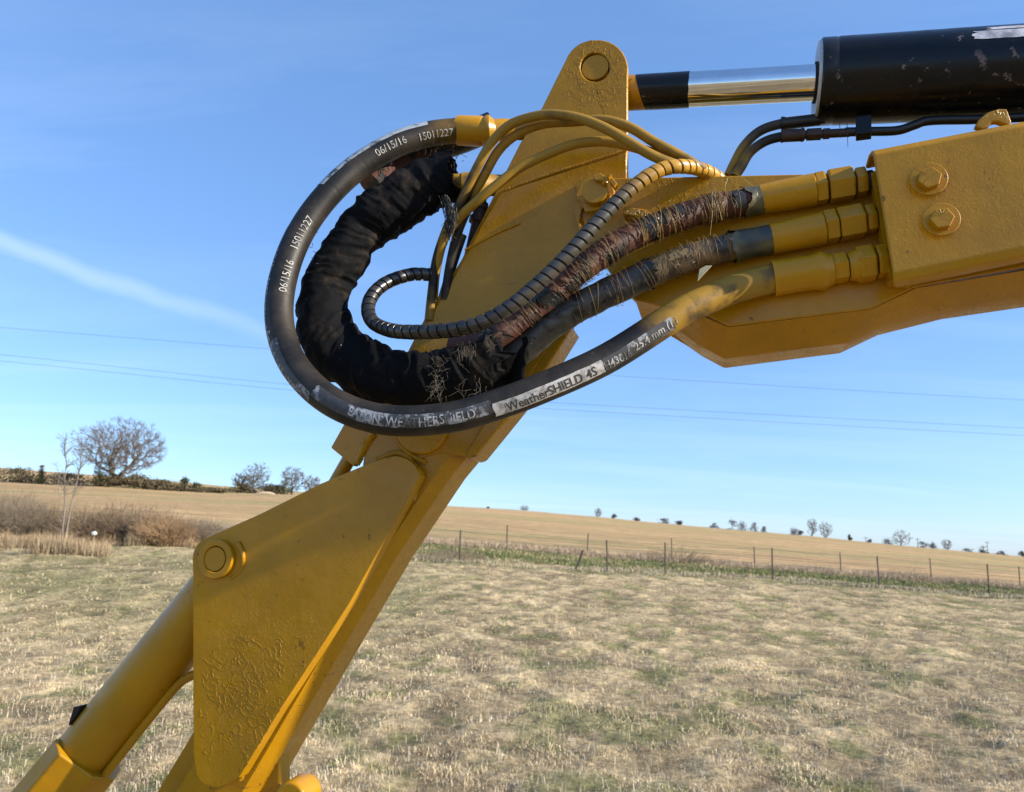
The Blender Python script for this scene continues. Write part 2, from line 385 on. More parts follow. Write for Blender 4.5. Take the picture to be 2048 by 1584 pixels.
def lathe(name, path, prof, mat, parent, n=32, rot=0.0, bevel=0.0):
    """solid of revolution about a path; prof: (s, r) list. n=6 gives a hexagon"""
    V = []; Fc = []; m = len(prof)
    for (s, r) in prof:
        th = np.arange(n)*2*math.pi/n+rot; V.append(path.pos(np.full(n, s), th, np.full(n, r)))
    V = np.vstack(V)
    for i in range(m-1):
        for j in range(n):
            a = i*n+j; b = i*n+(j+1) % n; Fc.append((a, a+n, b+n, b))
    Fc.append(tuple(range(n))); Fc.append(tuple(range((m-1)*n, m*n))[::-1])
    o = mk(name, V, Fc, mat, parent, bevel=bevel, smooth=n > 8)
    if n > 8 and hasattr(o.data, 'set_sharp_from_angle'): o.data.set_sharp_from_angle(angle=math.radians(35))
    return o
def disc_at(name, u, v, w, rpx, thick, mat, parent, n=40, bevel=0.001, rot=0.0, oval=None):
    """cylinder standing on the machine plane, its front at depth w, going back by thick"""
    c = Q(u, v, w); r = rpx*np.dot(c-CAM, fw)/F
    a = np.arange(n)*2*math.pi/n+rot
    ring = np.array([c+r*(math.cos(t)*ER+math.sin(t)*ZZ) for t in a])
    return frame_mesh(name, [ring, ring+EN*thick], mat, parent, bevel=bevel)
def annulus(name, u, v, w, r0, r1, thick, mat, parent, n=40, bevel=0.0012):
    c = Q(u, v, w); k = np.dot(c-CAM, fw)/F
    V = []; Fc = []
    for (r, t) in ((r0, 0), (r1, 0), (r1, thick), (r0, thick)):
        for j in range(n):
            a = j*2*math.pi/n; V.append(c+r*k*(math.cos(a)*ER+math.sin(a)*ZZ)+EN*t)
    for i in range(4):
        for j in range(n):
            a = i*n+j; b = i*n+(j+1) % n; c2 = ((i+1) % 4)*n; Fc.append((a, b, c2+(j+1) % n, c2+j))
    o = mk(name, V, Fc, mat, parent, bevel=bevel)
    bm = bmesh.new(); bm.from_mesh(o.data); bmesh.ops.recalc_face_normals(bm, faces=bm.faces); bm.to_mesh(o.data); bm.free()
    return o
def weld(name, pts, r, mat, parent, seed=0, raw=False):
    pa = Path(pts, ds=0.0015, raw=raw)
    def rf(S, TH): return r*(0.85+0.10*np.abs(np.sin(S*math.pi/0.0055+0.6*np.cos(TH)))+0.35*(fbm(S*120, TH*1.2, seed=seed)-0.5))
    return tube(name, pa, r, mat, parent, n=10, rfun=rf, ds=0.0015)
def wires(name, strands, r, mat, parent, n=4, kind='stuff'):
    """many thin strands (arrays of world points) in one mesh"""
    V = []; Fc = []; k = 0
    for st in strands:
        st = np.asarray(st, float); rr = r if np.isscalar(r) else r
        T = np.gradient(st, axis=0); T /= np.linalg.norm(T, axis=1)[:, None]+1e-12
        A = np.cross(T, np.array([0.31, 0.2, 0.93])); A /= np.linalg.norm(A, axis=1)[:, None]+1e-12; B = np.cross(T, A)
        m = len(st); tp = np.linspace(1, 0.6, m)[:, None]
        for j in range(n):
            a = 2*math.pi*j/n; V.append(st+rr*tp*(math.cos(a)*A+math.sin(a)*B))
        base = k; k += n*m
        for j in range(n):
            b0 = base+j*m; b1 = base+((j+1) % n)*m; i = np.arange(m-1)
            Fc.append(np.stack([b0+i, b0+i+1, b1+i+1, b1+i], -1))
    return mk(name, np.vstack(V), np.vstack(Fc), mat, parent, smooth=True, kind=kind)

_txt = {}
def text_mesh(s, size, bold=0.0):
    key = (s, size, bold)
    if key in _txt: return _txt[key]
    cu = bpy.data.curves.new('t', 'FONT'); cu.body = s; cu.size = size; cu.resolution_u = 3; cu.offset = bold*size
    o = bpy.data.objects.new('t', cu); COL.objects.link(o)
    dg = bpy.context.evaluated_depsgraph_get(); me = bpy.data.meshes.new_from_object(o.evaluated_get(dg))
    bm = bmesh.new(); bm.from_mesh(me)
    for _ in range(3):
        es = [e for e in bm.edges if e.calc_length() > 0.0028]
        if not es: break
        bmesh.ops.triangulate(bm, faces=bm.faces)
        es = [e for e in bm.edges if e.calc_length() > 0.0028]
        bmesh.ops.subdivide_edges(bm, edges=es, cuts=1)
    bmesh.ops.triangulate(bm, faces=bm.faces)
    V = np.array([v.co[:] for v in bm.verts]); Fc = [[v.index for v in f.verts] for f in bm.faces]
    bm.free(); bpy.data.objects.remove(o); bpy.data.curves.remove(cu); bpy.data.meshes.remove(me)
    _txt[key] = (V, Fc); return V, Fc
def text_on_tube(name, path, s0, th0, r, s, size, mat, parent, reverse=False, stretch=1.0, jit=0.0, lift=0.0005, bold=0.012):
    V, Fc = text_mesh(s, size, bold); V = V.copy(); x = V[:, 0]*stretch; y = V[:, 1]-size*0.35
    if jit: y = y+jit*size*(vn(x/size*0.9, 3.3, seed=5)-0.5)
    sg = -1 if reverse else 1
    W3 = path.pos(s0+sg*x, th0+sg*y/r, np.full(len(x), r+lift))
    return mk(name, W3, Fc, mat, parent)

# ================================================================== TERRAIN
ROWS = [
 (28.0, [(-400, 1062), (0, 1088), (400, 1100), (919, 1130), (1215, 1148), (1330, 1153), (1545, 1167), (1760, 1181), (1979, 1197), (2450, 1228)]),
 (33.0, [(-400, 1048), (0, 1070), (450, 1084), (919, 1114), (1215, 1134), (1545, 1154), (1979, 1186), (2450, 1217)]),
 (41.0, [(-400, 1020), (0, 1040), (450, 1060), (1013, 1094), (1174, 1111), (1344, 1122), (1510, 1136), (1682, 1147), (1863, 1161), (2040, 1177), (2450, 1205)]),
 (62.0, [(-400, 985), (0, 1002), (450, 1024), (900, 1062), (1440, 1105), (2048, 1152), (2450, 1180)]),
 (110.0, [(-400, 962), (0, 977), (230, 985), (450, 998), (640, 1004), (900, 1032), (1440, 1078), (2048, 1134), (2450, 1160)]),
 (135.0, [(-400, 948), (0, 963), (230, 973), (450, 988), (640, 994), (900, 1023), (1440, 1068), (2048, 1124), (2450, 1150)]),
 (250.0, [(-400, 942), (0, 957), (230, 965), (450, 980), (640, 987), (760, 995), (880, 1011), (1024, 1019), (1200, 1034), (1300, 1044), (1440, 1057), (1620, 1072), (1800, 1091), (2048, 1113), (2450, 1142)]),
 (400.0, [(-400, 925), (0, 935), (100, 943), (300, 958), (450, 972), (550, 980), (640, 986), (880, 1016), (1440, 1062), (2048, 1119), (2450, 1150)]),
]
_rows = []
for (Y, pts) in ROWS:
    pp = np.array([P(u, v, Y) for (u, v) in pts]); _rows.append((Y, pp[:, 0]/Y, pp[:, 2]))
RY = np.array([0.5, 12.0] + [r[0] for r in _rows] + [1200.0, 6000.0])
def zrow(i, u):
    if i <= 1: return np.zeros_like(u)
    if i-2 < len(_rows): return np.interp(u, _rows[i-2][1], _rows[i-2][2])
    if i == len(RY)-2: return np.interp(u, _rows[-1][1], _rows[-1][2])*0.6-16.0
    return np.full_like(u, -30.0)
def ground_base(X, Y):
    X = np.asarray(X, float); Y = np.asarray(Y, float)
    Yc = np.clip(Y, 0.5, 6000); u = X/np.maximum(Yc, 6.0)
    Z = np.stack([zrow(i, u) for i in range(len(RY))], 0)
    q = 1.0/Yc; rq = 1.0/RY                      # straight in the picture = linear in 1/Y for height/Y
    idx = np.clip(np.searchsorted(RY, Yc, side='right')-1, 0, len(RY)-2)
    lo = np.take_along_axis(Z, idx[None], 0)[0]; hi = np.take_along_axis(Z, idx[None]+1, 0)[0]
    t = (Yc-RY[idx])/(RY[idx+1]-RY[idx]); return lo+(hi-lo)*t
def ground_z(X, Y):
    X = np.asarray(X, float); Y = np.asarray(Y, float)
    z = ground_base(X, Y)
    k = np.clip(Y/20, 0.15, 1)
    z = z+(fbm(X*0.35, Y*0.35, seed=3)-0.5)*0.16*k+(fbm(X*1.7, Y*1.7, seed=9)-0.5)*0.10+(np.clip(fbm(X*3.6, Y*3.0, seed=11, o=2), 0.3, 1)-0.5)*0.085*np.clip((45-Y)/15, 0, 1)*np.clip((Y-1)/3, 0, 1)
    far = np.clip((Y-60)/200, 0, 1); z = z+(fbm(X*0.02, Y*0.02, seed=13)-0.5)*0.8*far*np.clip((Y-250)/-30, 0, 1)
    return z
def ground_y_at(u, v, lo=4.0, hi=300.0):
    """distance at which the ray through a pixel meets the ground"""
    for Y in np.geomspace(lo, hi, 500):
        p = P(u, v, Y)
        if p[2] <= float(ground_z(p[0], Y)): return Y
    return hi
def green_mask(X, Y):
    """how green the turf is (0..1) and how dark/dead"""
    a = fbm(X*2.6+3, Y*1.5, seed=21, o=5)
    b = fbm(X*0.22, Y*0.12, seed=31, o=3)
    g = np.clip((a*0.8+b*0.2-0.555)*7.0, 0, 0.7)
    u = X/np.maximum(Y, 1)
    edge = np.clip(1-np.abs(Y-29.2)/1.6, 0, 1)*np.clip(fbm(X*0.5, Y*0.5, seed=77)*2-0.25, 0, 1)
    ditch = np.clip((Y-31.5)/1.5, 0, 1)*np.clip((39.6-Y)/1.2, 0, 1)*np.clip((u+0.17)*12, 0, 1)
    ditch = ditch*np.clip(0.35+1.3*fbm(X*0.8, Y*0.8, seed=41), 0, 1)
    lf = np.clip((-0.02-u)*8, 0, 1)*np.clip((Y-9)/9, 0, 1)*np.clip((28-Y)/3, 0, 1)*0.40
    return np.clip(np.maximum(np.maximum(g*np.where(Y < 31, 0.85, 0.3), edge*0.8), np.maximum(ditch, lf*fbm(X*0.9, Y*0.4, seed=55)*1.6)), 0, 1)
STRAW = np.array([0.54, 0.42, 0.235]); STRAW2 = np.array([0.86, 0.70, 0.43]); DEAD = np.array([0.25, 0.185, 0.105]); GREEN = np.array([0.15, 0.17, 0.055]); HILL = np.array([0.47, 0.315, 0.155])
def ground_color(X, Y):
    g = green_mask(X, Y)[..., None]; n = fbm(X*2.2, Y*1.1, seed=61)[..., None]; n2 = fbm(X*0.5, Y*0.25, seed=67)[..., None]
    base = DEAD*(1-n)+STRAW*n; cl = fbm(X*3.6, Y*3.0, seed=11, o=2)[..., None]; base = base*(0.80+0.4*n2)*np.clip(0.30+1.45*cl, 0.55, 1.4)
    c = base*(1-g)+GREEN*g
    t = np.clip((Y-41)/10, 0, 1)[..., None]
    band = fbm(X*0.03+Y*0.01, Y*0.16, seed=71)[..., None]
    st = fbm(X*0.012, Y*0.9, seed=73)[..., None]
    grn = np.clip((fbm(X*0.03, Y*0.12, seed=79)[..., None]-0.54)*7, 0, 0.5)
    hill = HILL*(0.74+0.36*band+0.55*(st-0.5)+0.25*(fbm(X*0.25, Y*0.35, seed=75)[..., None]-0.5)); hill = hill*(1-grn)+np.array([0.27, 0.25, 0.10])*grn
    return c*(1-t)+hill*t
def build_ground():
    ys = np.concatenate([np.linspace(-60, -4, 12), np.linspace(-3, 4, 12)[:-1], np.geomspace(4, 50, 430), np.geomspace(50.7, 420, 150)[0:], np.geomspace(430, 6000, 24)])
    us = np.concatenate([np.linspace(-6, -1.0, 16)[:-1], np.linspace(-1.0, 1.0, 560), np.linspace(1.0, 6, 16)[1:]])
    U, Y = np.meshgrid(us, ys); wd = np.where(Y < 10, np.maximum(10, -Y), Y)
    X = U*wd
    Z = ground_z(X, np.maximum(Y, 0.5)); Z = np.where(Y < 0.5, 0.0, Z)
    colr = ground_color(X, np.maximum(Y, 0.5)).reshape(-1, 3)
    V = np.stack([X, Y, Z], -1).reshape(-1, 3); ny, nx = X.shape
    i = np.arange(ny-1)[:, None]*nx; j = np.arange(nx-1)[None, :]; a = i+j
    Fc = np.stack([a, a+1, a+nx+1, a+nx], -1).reshape(-1, 4)
    m, nt, b = new_mat('field_turf'); p = geo_pos(nt)
    a_ = N(nt, 'ShaderNodeVertexColor', layer_name='tint')
    mpn = N(nt, 'ShaderNodeMapping'); link(nt, p, mpn.inputs[0]); mpn.inputs['Scale'].default_value = (1.2, 1.2, 1.2)
    fine = noise(nt, mpn.outputs[0], 9.0, 8.0, 0.7); mid = noise(nt, p, 0.9, 5.0, 0.6)
    v = math_(nt, 'MULTIPLY', ramp(nt, fine, 0.30, 0.70, 0.40, 1.60, False), ramp(nt, mid, 0.3, 0.7, 0.82, 1.15, False))
    mu = N(nt, 'ShaderNodeVectorMath', operation='SCALE'); link(nt, a_.outputs[0], mu.inputs[0]); link(nt, v, mu.inputs['Scale'])
    link(nt, mu.outputs[0], b.inputs['Base Color']); b.inputs['Roughness'].default_value = 0.95; b.inputs['Specular IOR Level'].default_value = 0.1
    bump(nt, fine, b, 1.0, 0.10)
    o = mk('ground', V, Fc, m, None, color=colr, smooth=True, kind='structure'); props(o, 'mown tan winter hayfield rising to low hills', None)
    return o
build_ground()

# ------------------------------------------------------------------ grass
M['blade'] = leaf_mat('dry_grass_blades')
def blades(name, X, Y, h, wdt, col, lean=0.45, label=None, cat=None, zoff=0.0, bentf=0.5):
    n = len(X); Z = ground_z(X, Y)-0.005+zoff
    a = RNG.uniform(0, 2*math.pi, n); ln = RNG.normal(0, lean, n)+0.15; la = RNG.uniform(0, 2*math.pi, n)
    wx = np.cos(a)*wdt/2; wy = np.sin(a)*wdt/2
    dx = np.cos(la)*ln*h; dy = np.sin(la)*ln*h
    B = np.stack([X, Y, Z], 1)
    V = np.empty((n, 5, 3))
    V[:, 0] = B+np.stack([-wx, -wy, 0*h], 1); V[:, 1] = B+np.stack([wx, wy, 0*h], 1)
    mid = B+np.stack([dx*0.3, dy*0.3, h*0.6], 1)
    V[:, 2] = mid+np.stack([wx, wy, 0*h], 1)*0.8; V[:, 3] = mid-np.stack([wx, wy, 0*h], 1)*0.8
    V[:, 4] = B+np.stack([dx, dy, h*np.clip(1.0-0.5*np.abs(ln)*bentf, 0.25, 1)], 1)
    k = np.arange(n)[:, None]*5
    Fc = np.concatenate([k+np.array([[0, 1, 2]]), k+np.array([[0, 2, 3]]), k+np.array([[3, 2, 4]])], 0)
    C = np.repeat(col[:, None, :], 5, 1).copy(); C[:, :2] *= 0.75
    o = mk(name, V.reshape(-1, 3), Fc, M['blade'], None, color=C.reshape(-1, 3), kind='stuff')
    return props(o, label, cat)
def scatter(n, y0, y1, p, u0=-0.95, u1=0.95):
    t = RNG.uniform(0, 1, n); e = 1-p
    Y = (y0**e+(y1**e-y0**e)*t)**(1/e); u = RNG.uniform(u0, u1, n); return u*Y, Y
def blade_cols(X, Y):
    n = len(X); g = green_mask(X, Y); isg = RNG.uniform(0, 1, n) < g*0.85
    t = RNG.uniform(0, 1, (n, 1))**0.9; pn = fbm(X*2.0, Y*2.0, seed=101)[:, None]
    hl = fbm(X*4.2, Y*2.6, seed=127, o=3)[:, None]; c = (DEAD*0.9*(1-t)+STRAW2*t)*(0.55+0.8*pn)*np.clip(0.35+1.4*hl, 0.5, 1.35)*1.06
    k = RNG.uniform(0, 1, n) < 0.10; c[k] = np.array([0.44, 0.31, 0.19])*RNG.uniform(0.8, 1.3, (k.sum(), 1))
    k = RNG.uniform(0, 1, n) < 0.06; c[k] = np.array([0.72, 0.62, 0.47])*RNG.uniform(0.85, 1.1, (k.sum(), 1))
    gc = GREEN*RNG.uniform(0.7, 1.5, (n, 1)); c[isg] = gc[isg]
    return c, isg
def build_grass():
    X, Y = scatter(600000, 3.6, 31.0, 1.35)
    dens = fbm(X*2.5, Y*2.5, seed=111, o=3); keep = RNG.uniform(0, 1, len(X)) < np.clip((dens-0.30)*5, 0.45, 1); X = X[keep]; Y = Y[keep]
    c, g = blade_cols(X, Y); n = len(X); hn = fbm(X*1.3, Y*1.3, seed=121)
    tus = np.clip((fbm(X*3.2, Y*3.2, seed=123, o=2)-0.35)*3.0, 0.25, 1.5); h = RNG.uniform(0.018, 0.070, n)*(0.4+0.8*hn)*tus*np.where(g, 0.8, 1.0); w = 0.0034*(Y/5)**0.85*RNG.uniform(0.6, 1.3, n)
    blades('grass', X, Y, h, w, c, 1.15, 'short mown tan grass with green tufts across the field', 'grass')
    X, Y = scatter(22000, 3.6, 13.0, 1.3); c, g = blade_cols(X, Y); n = len(X)
    c = np.array([0.66, 0.56, 0.42])*RNG.uniform(0.6, 1.2, (n, 1))
    blades('straw_stubble', X, Y, RNG.uniform(0.04, 0.10, n), 0.0026*(Y/5)**0.8*RNG.uniform(0.7, 1.3, n), c, 0.35, 'upright pale cut straw stalks standing in the short grass', 'stubble')
build_grass()
def build_verge():
    # long dead grass tufts at the field edge, and along the far side of the ditch
    def tufts(n, y0, y1, u0, u1, seed, thr):
        Y = RNG.uniform(y0, y1, n*4); X = RNG.uniform(u0, u1, n*4)*Y
        k = fbm(X*0.55, Y*0.8, seed=seed) > thr+0.10*RNG.normal(0, 1, n*4); X = X[k][:n]; Y = Y[k][:n]; return X, Y
    X, Y = tufts(26000, 28.9, 31.6, -0.17, 0.95, 131, 0.52); n = len(X)
    c = np.array([0.52, 0.43, 0.29])*RNG.uniform(0.6, 1.4, (n, 1))
    k = RNG.uniform(0, 1, n) < 0.22; c[k] = np.array([0.09, 0.12, 0.03])*RNG.uniform(0.8, 1.4, (k.sum(), 1))
    blades('verge_grass', X, Y, RNG.uniform(0.05, 0.20, n), np.full(n, 0.014), c, 0.85, 'ragged pale dead grass tufts along the near wire fence', 'grass')
    X, Y = tufts(24000, 38.8, 43.0, -0.17, 0.95, 137, 0.48); n = len(X)
    c = np.array([0.42, 0.32, 0.215])*RNG.uniform(0.6, 1.4, (n, 1))
    blades('brown_verge_grass', X, Y, RNG.uniform(0.10, 0.38, n), np.full(n, 0.016), c, 0.7, 'long brown dead grass along the far wire fence beyond the green ditch', 'grass')
    X, Y = tufts(32000, 31.8, 39.4, -0.17, 0.95, 139, 0.33); n = len(X)
    c = np.array([0.15, 0.165, 0.06])*RNG.uniform(0.6, 1.5, (n, 1))
    k = RNG.uniform(0, 1, n) < 0.10+0.5*np.clip((fbm(X*0.5, Y*0.9, seed=141)-0.45)*5, 0, 1); c[k] = STRAW*RNG.uniform(0.6, 1.1, (k.sum(), 1))
    blades('ditch_grass', X, Y, RNG.uniform(0.05, 0.18, n), np.full(n, 0.022), c, 0.6, 'green grass growing in the ditch between the two wire fences', 'grass')
    # tall tan weeds on the left
    Y = RNG.uniform(24.5, 33, 120000); X = RNG.uniform(-0.95, -0.27, 120000)*Y
    d = fbm(X*0.5, Y*0.5, seed=149); u = X/Y
    rag = 0.05*(fbm(Y*0.9, 3.0, seed=163)-0.5)
    k = (d > 0.44) & ((Y > 27.0+3*fbm(X*0.4, 1.0, seed=167)) | (u < -0.5)) & (u < -0.29+rag-0.05*RNG.uniform(0, 1, 120000)**2); X = X[k]; Y = Y[k]; n = len(X); d = d[k]; u = u[k]
    hh = np.clip((fbm(X*0.6, Y*0.6, seed=171)-0.28)*2.6, 0.15, 1.15)*np.where(u < -0.36, 1.0, 0.7)
    c = np.array([0.40, 0.30, 0.18])*RNG.uniform(0.4, 1.4, (n, 1)); pn = fbm(X*0.35, Y*0.35, seed=151)[:, None]
    c = c*(1-0.45*np.clip((pn-0.45)*4, 0, 1))
    kk = (fbm(X*0.3+9, Y*0.3, seed=157) > 0.56) & (RNG.uniform(0, 1, n) < 0.6); c[kk] = np.array([0.40, 0.26, 0.13])*RNG.uniform(0.6, 1.3, (kk.sum(), 1))
    blades('tall_weeds', X, Y, RNG.uniform(0.08, 0.72, n)*hh, np.full(n, 0.009)*RNG.uniform(0.5, 1.6, n), c, 0.40, 'tall tan dry weeds at the left edge of the field', 'weeds', bentf=0.3)
build_verge()

# ------------------------------------------------------------------ bare trees, brush, cedars
def seg_mesh(name, segs, mat, parent, sides=4, color=None, kind=None):
    A = np.array([s[0] for s in segs]); B = np.array([s[1] for s in segs]); ra = np.array([s[2] for s in segs])[:, None]; rb = np.array([s[3] for s in segs])[:, None]
    T = B-A; T /= np.linalg.norm(T, axis=1)[:, None]+1e-9
    Rf = np.where(np.abs(T[:, 2:3]) < 0.9, np.array([[0, 0, 1.0]]), np.array([[1.0, 0, 0]])); X = np.cross(T, Rf); X /= np.linalg.norm(X, axis=1)[:, None]; Yv = np.cross(T, X)
    V = []; n = len(A)
    for base, r in ((A, ra), (B, rb)):
        for j in range(sides):
            a = 2*math.pi*j/sides; V.append(base+r*(math.cos(a)*X+math.sin(a)*Yv))
    V = np.stack(V, 1).reshape(-1, 3); k = np.arange(n)*2*sides
    Fc = np.concatenate([np.stack([k+j, k+(j+1) % sides, k+sides+(j+1) % sides, k+sides+j], -1) for j in range(sides)])
    return mk(name, V, Fc, mat, parent, kind=kind)
def bare_tree(name, base, H, Wd, label, cat='tree', group=None, seed=0, trunk_r=None, limbs=7, twigs=2500, low=0.15, twig_r=0.015, bark=None, twigm=None, lean=0.0, flat=1.0):
    rnd = np.random.default_rng(seed); base = np.array(base, float); tr = trunk_r or H*0.035
    root = thing(name, base, label, cat, group)
    cen = base+np.array([lean*H, 0, H*(low+1)/2*0.98]); rad = np.array([Wd/2, Wd/2*flat, H*(1-low)/2*1.05])
    big = []; fine = []
    fork = base+np.array([0, 0, H*low]); npt = max(60, twigs//7)
    d = rnd.normal(0, 1, (npt, 3)); d /= np.linalg.norm(d, axis=1)[:, None]; q = rnd.uniform(0, 1, npt)**0.45
    wob = 0.78+0.44*fbm(d[:, 0]*1.8+seed, d[:, 1]*1.8, d[:, 2]*1.8, seed=seed, o=2)
    cen = base+np.array([lean*H, 0, H*(low+0.56*(1-low))]); rad = np.array([Wd/2, Wd/2*flat, H*(1-low)*0.52])
    A_ = cen+d*rad*(q*wob)[:, None]; A_ = A_[A_[:, 2] > base[2]+H*low*1.3]
    A_ = A_[np.argsort(np.linalg.norm((A_-fork)/rad, axis=1)+rnd.normal(0, 0.03, len(A_)))]
    nodes = [fork]; par = [-1]; dep = [0.0]
    for p in A_:
        nn = np.array(nodes); dd = np.linalg.norm(nn-p, axis=1); dp_ = np.array(dep)
        k = int(np.argmin(dd+0.28*(dp_+dd))); pn = nodes[k]
        mid = (pn+p)/2+rnd.normal(0, 0.07, 3)*np.linalg.norm(p-pn)+np.array([0, 0, -0.04*np.linalg.norm(p-pn)])
        nodes.append(mid); par.append(k); dep.append(dep[k]+dd[k]*0.5)
        nodes.append(p); par.append(len(nodes)-2); dep.append(dep[k]+dd[k])
    cnt = np.ones(len(nodes))
    for k in range(len(nodes)-1, 0, -1): cnt[par[k]] += cnt[k]
    rd = np.maximum(twig_r, tr*(cnt/cnt[0])**0.5*0.95)
    for k in range(1, len(nodes)):
        seg = (nodes[par[k]], nodes[k], rd[k], rd[k]*0.92)
        (big if rd[k] > tr*0.22 else fine).append(seg)
    big.append((base-np.array([0, 0, 0.3]), fork, tr*1.3, tr))
    front = [([p for p in nodes[1:]],)]
    pool = [p for f in front for p in f[0]] or [fork]
    for _ in range(twigs):
        p = pool[rnd.integers(len(pool))]; d = (p-cen)/rad; d /= np.linalg.norm(d)+1e-6; d = d*0.8+rnd.normal(0, 0.6, 3); d /= np.linalg.norm(d)
        L = rnd.uniform(0.03, 0.08)*H; m_ = p+d*L*0.5; d2 = d+rnd.normal(0, 0.25, 3)
        fine.append((p, m_, twig_r, twig_r*0.8)); fine.append((m_, m_+d2*L*0.5, twig_r*0.8, twig_r*0.4))
    seg_mesh('trunk', big, bark or M['bark'], root, 6); seg_mesh('crown', fine, twigm or M['twig'], root, 3)
    return root
M['bark'] = simple('grey_bark', (0.17, 0.14, 0.115), 0.9, scale=3, bscale=20, bd=0.02)
M['twig'] = simple('bare_twigs', (0.165, 0.12, 0.08), 0.9, scale=2, bs=0)
M['palebark'] = simple('pale_sapling_bark', (0.22, 0.185, 0.15), 0.9, scale=5, bs=0)
M['browntwig'] = simple('brown_brush_twigs', (0.17, 0.12, 0.07), 0.9, scale=1.2, bs=0, col2=(0.30, 0.215, 0.13))
M['greybrush'] = simple('grey_brush_twigs', (0.27, 0.21, 0.14), 0.9, scale=1.5, bs=0)
M['rustbrush'] = simple('rust_brush_twigs', (0.38, 0.245, 0.125), 0.9, scale=1.5, bs=0)
M['oliveleaf'] = leaf_mat('evergreen_leaves')
def on_ground(u, Y):
    X = (ray(u, 1050)[0]/ray(u, 1050)[1])*Y; return np.array([X, Y, float(ground_z(X, Y))])
def leafy(name, base, H, Wd, label, cat, group=None, seed=0, n=900, size=0.2, cols=((0.045, 0.06, 0.02), (0.09, 0.08, 0.03)), shape='cone', trunk=True, depth=None):
    """evergreen or brush crown made of many small leaf-sized faces in uneven clumps"""
    rnd = np.random.default_rng(seed); base = np.array(base, float)
    root = thing(name, base, label, cat, group); dp = depth or Wd
    nc = max(5, n//45); cc = []
    for _ in range(nc):
        t = rnd.uniform(0, 1) if shape != 'cone' else rnd.uniform(0, 1)**1.3
        rr = (1-t)**0.7*1.0 if shape == 'cone' else math.sqrt(max(0.05, 1-(t*1.05)**3))
        a = rnd.uniform(0, 2*math.pi); q = math.sqrt(rnd.uniform(0, 1))*rr*0.8
        cc.append((math.cos(a)*q*Wd/2, math.sin(a)*q*dp/2, H*(0.06+t*0.88)))
    cc = np.array(cc); k = rnd.integers(0, nc, n); sp = np.array([Wd*0.13, dp*0.13, H*0.10])
    C = base+cc[k]+rnd.normal(0, 1, (n, 3))*sp; C[:, 2] = np.maximum(C[:, 2], base[2]+0.02)
    A = rnd.normal(0, 1, (n, 3)); A /= np.linalg.norm(A, axis=1)[:, None]; B = np.cross(A, rnd.normal(0, 1, (n, 3))); B /= np.linalg.norm(B, axis=1)[:, None]
    s = size*rnd.uniform(0.5, 1.3, (n, 1)); V = np.stack([C+A*s, C+B*s*0.5, C-A*s, C-B*s*0.5], 1).reshape(-1, 3)
    Fc = np.arange(n)[:, None]*4+np.array([[0, 1, 2, 3]])
    t = rnd.uniform(0, 1, (n, 1)); tc_ = rnd.uniform(0.7, 1.3, nc)[k][:, None]
    col = (np.array(cols[0])*(1-t)+np.array(cols[1])*t)*tc_
    if trunk:
        seg_mesh('trunk', [(base-np.array([0, 0, 0.2]), base+np.array([0, 0, H*0.7]), Wd*0.04, Wd*0.015)], M['bark'], root, 6)
    mk('crown' if trunk else 'foliage', V, Fc, M['oliveleaf'], root, color=np.repeat(col, 4, 0))
    return root
def brush(name, u, Y, H, Wd, label, mat, seed=0, n=420, cat='bush', group=None, arch=0.6, r=0.008, dp=None):
    """a clump of bare arching stems with side twigs"""
    rnd = np.random.default_rng(seed); b = on_ground(u, Y); root = thing(name, b, label, cat, group); segs = []
    for _ in range(n):
        a = rnd.uniform(0, 2*math.pi); q = math.sqrt(rnd.uniform(0, 1)); p = b+np.array([math.cos(a)*q*Wd*0.42, math.sin(a)*q*(dp or Wd)*0.42, -0.05])
        h = H*rnd.uniform(0.45, 1.0)*(1-0.45*q*q); d = np.array([math.cos(a)*arch*q, math.sin(a)*arch*q, 1.0])+rnd.normal(0, 0.25, 3); d /= np.linalg.norm(d)
        rr = r*rnd.uniform(0.6, 1.3); m_ = 4
        for k in range(m_):
            d = d+rnd.normal(0, 0.16, 3)+np.array([0, 0, -0.10*k*arch]); d /= np.linalg.norm(d); p2 = p+d*h/m_
            segs.append((p, p2, rr, rr*0.8)); rr *= 0.8
            if k > 0:
                for _k in range(2):
                    e = d+rnd.normal(0, 0.7, 3); e /= np.linalg.norm(e); segs.append((p2, p2+e*h*rnd.uniform(0.08, 0.22), rr*0.7, rr*0.3))
            p = p2
    seg_mesh('stems', segs, mat, root, 3); return root

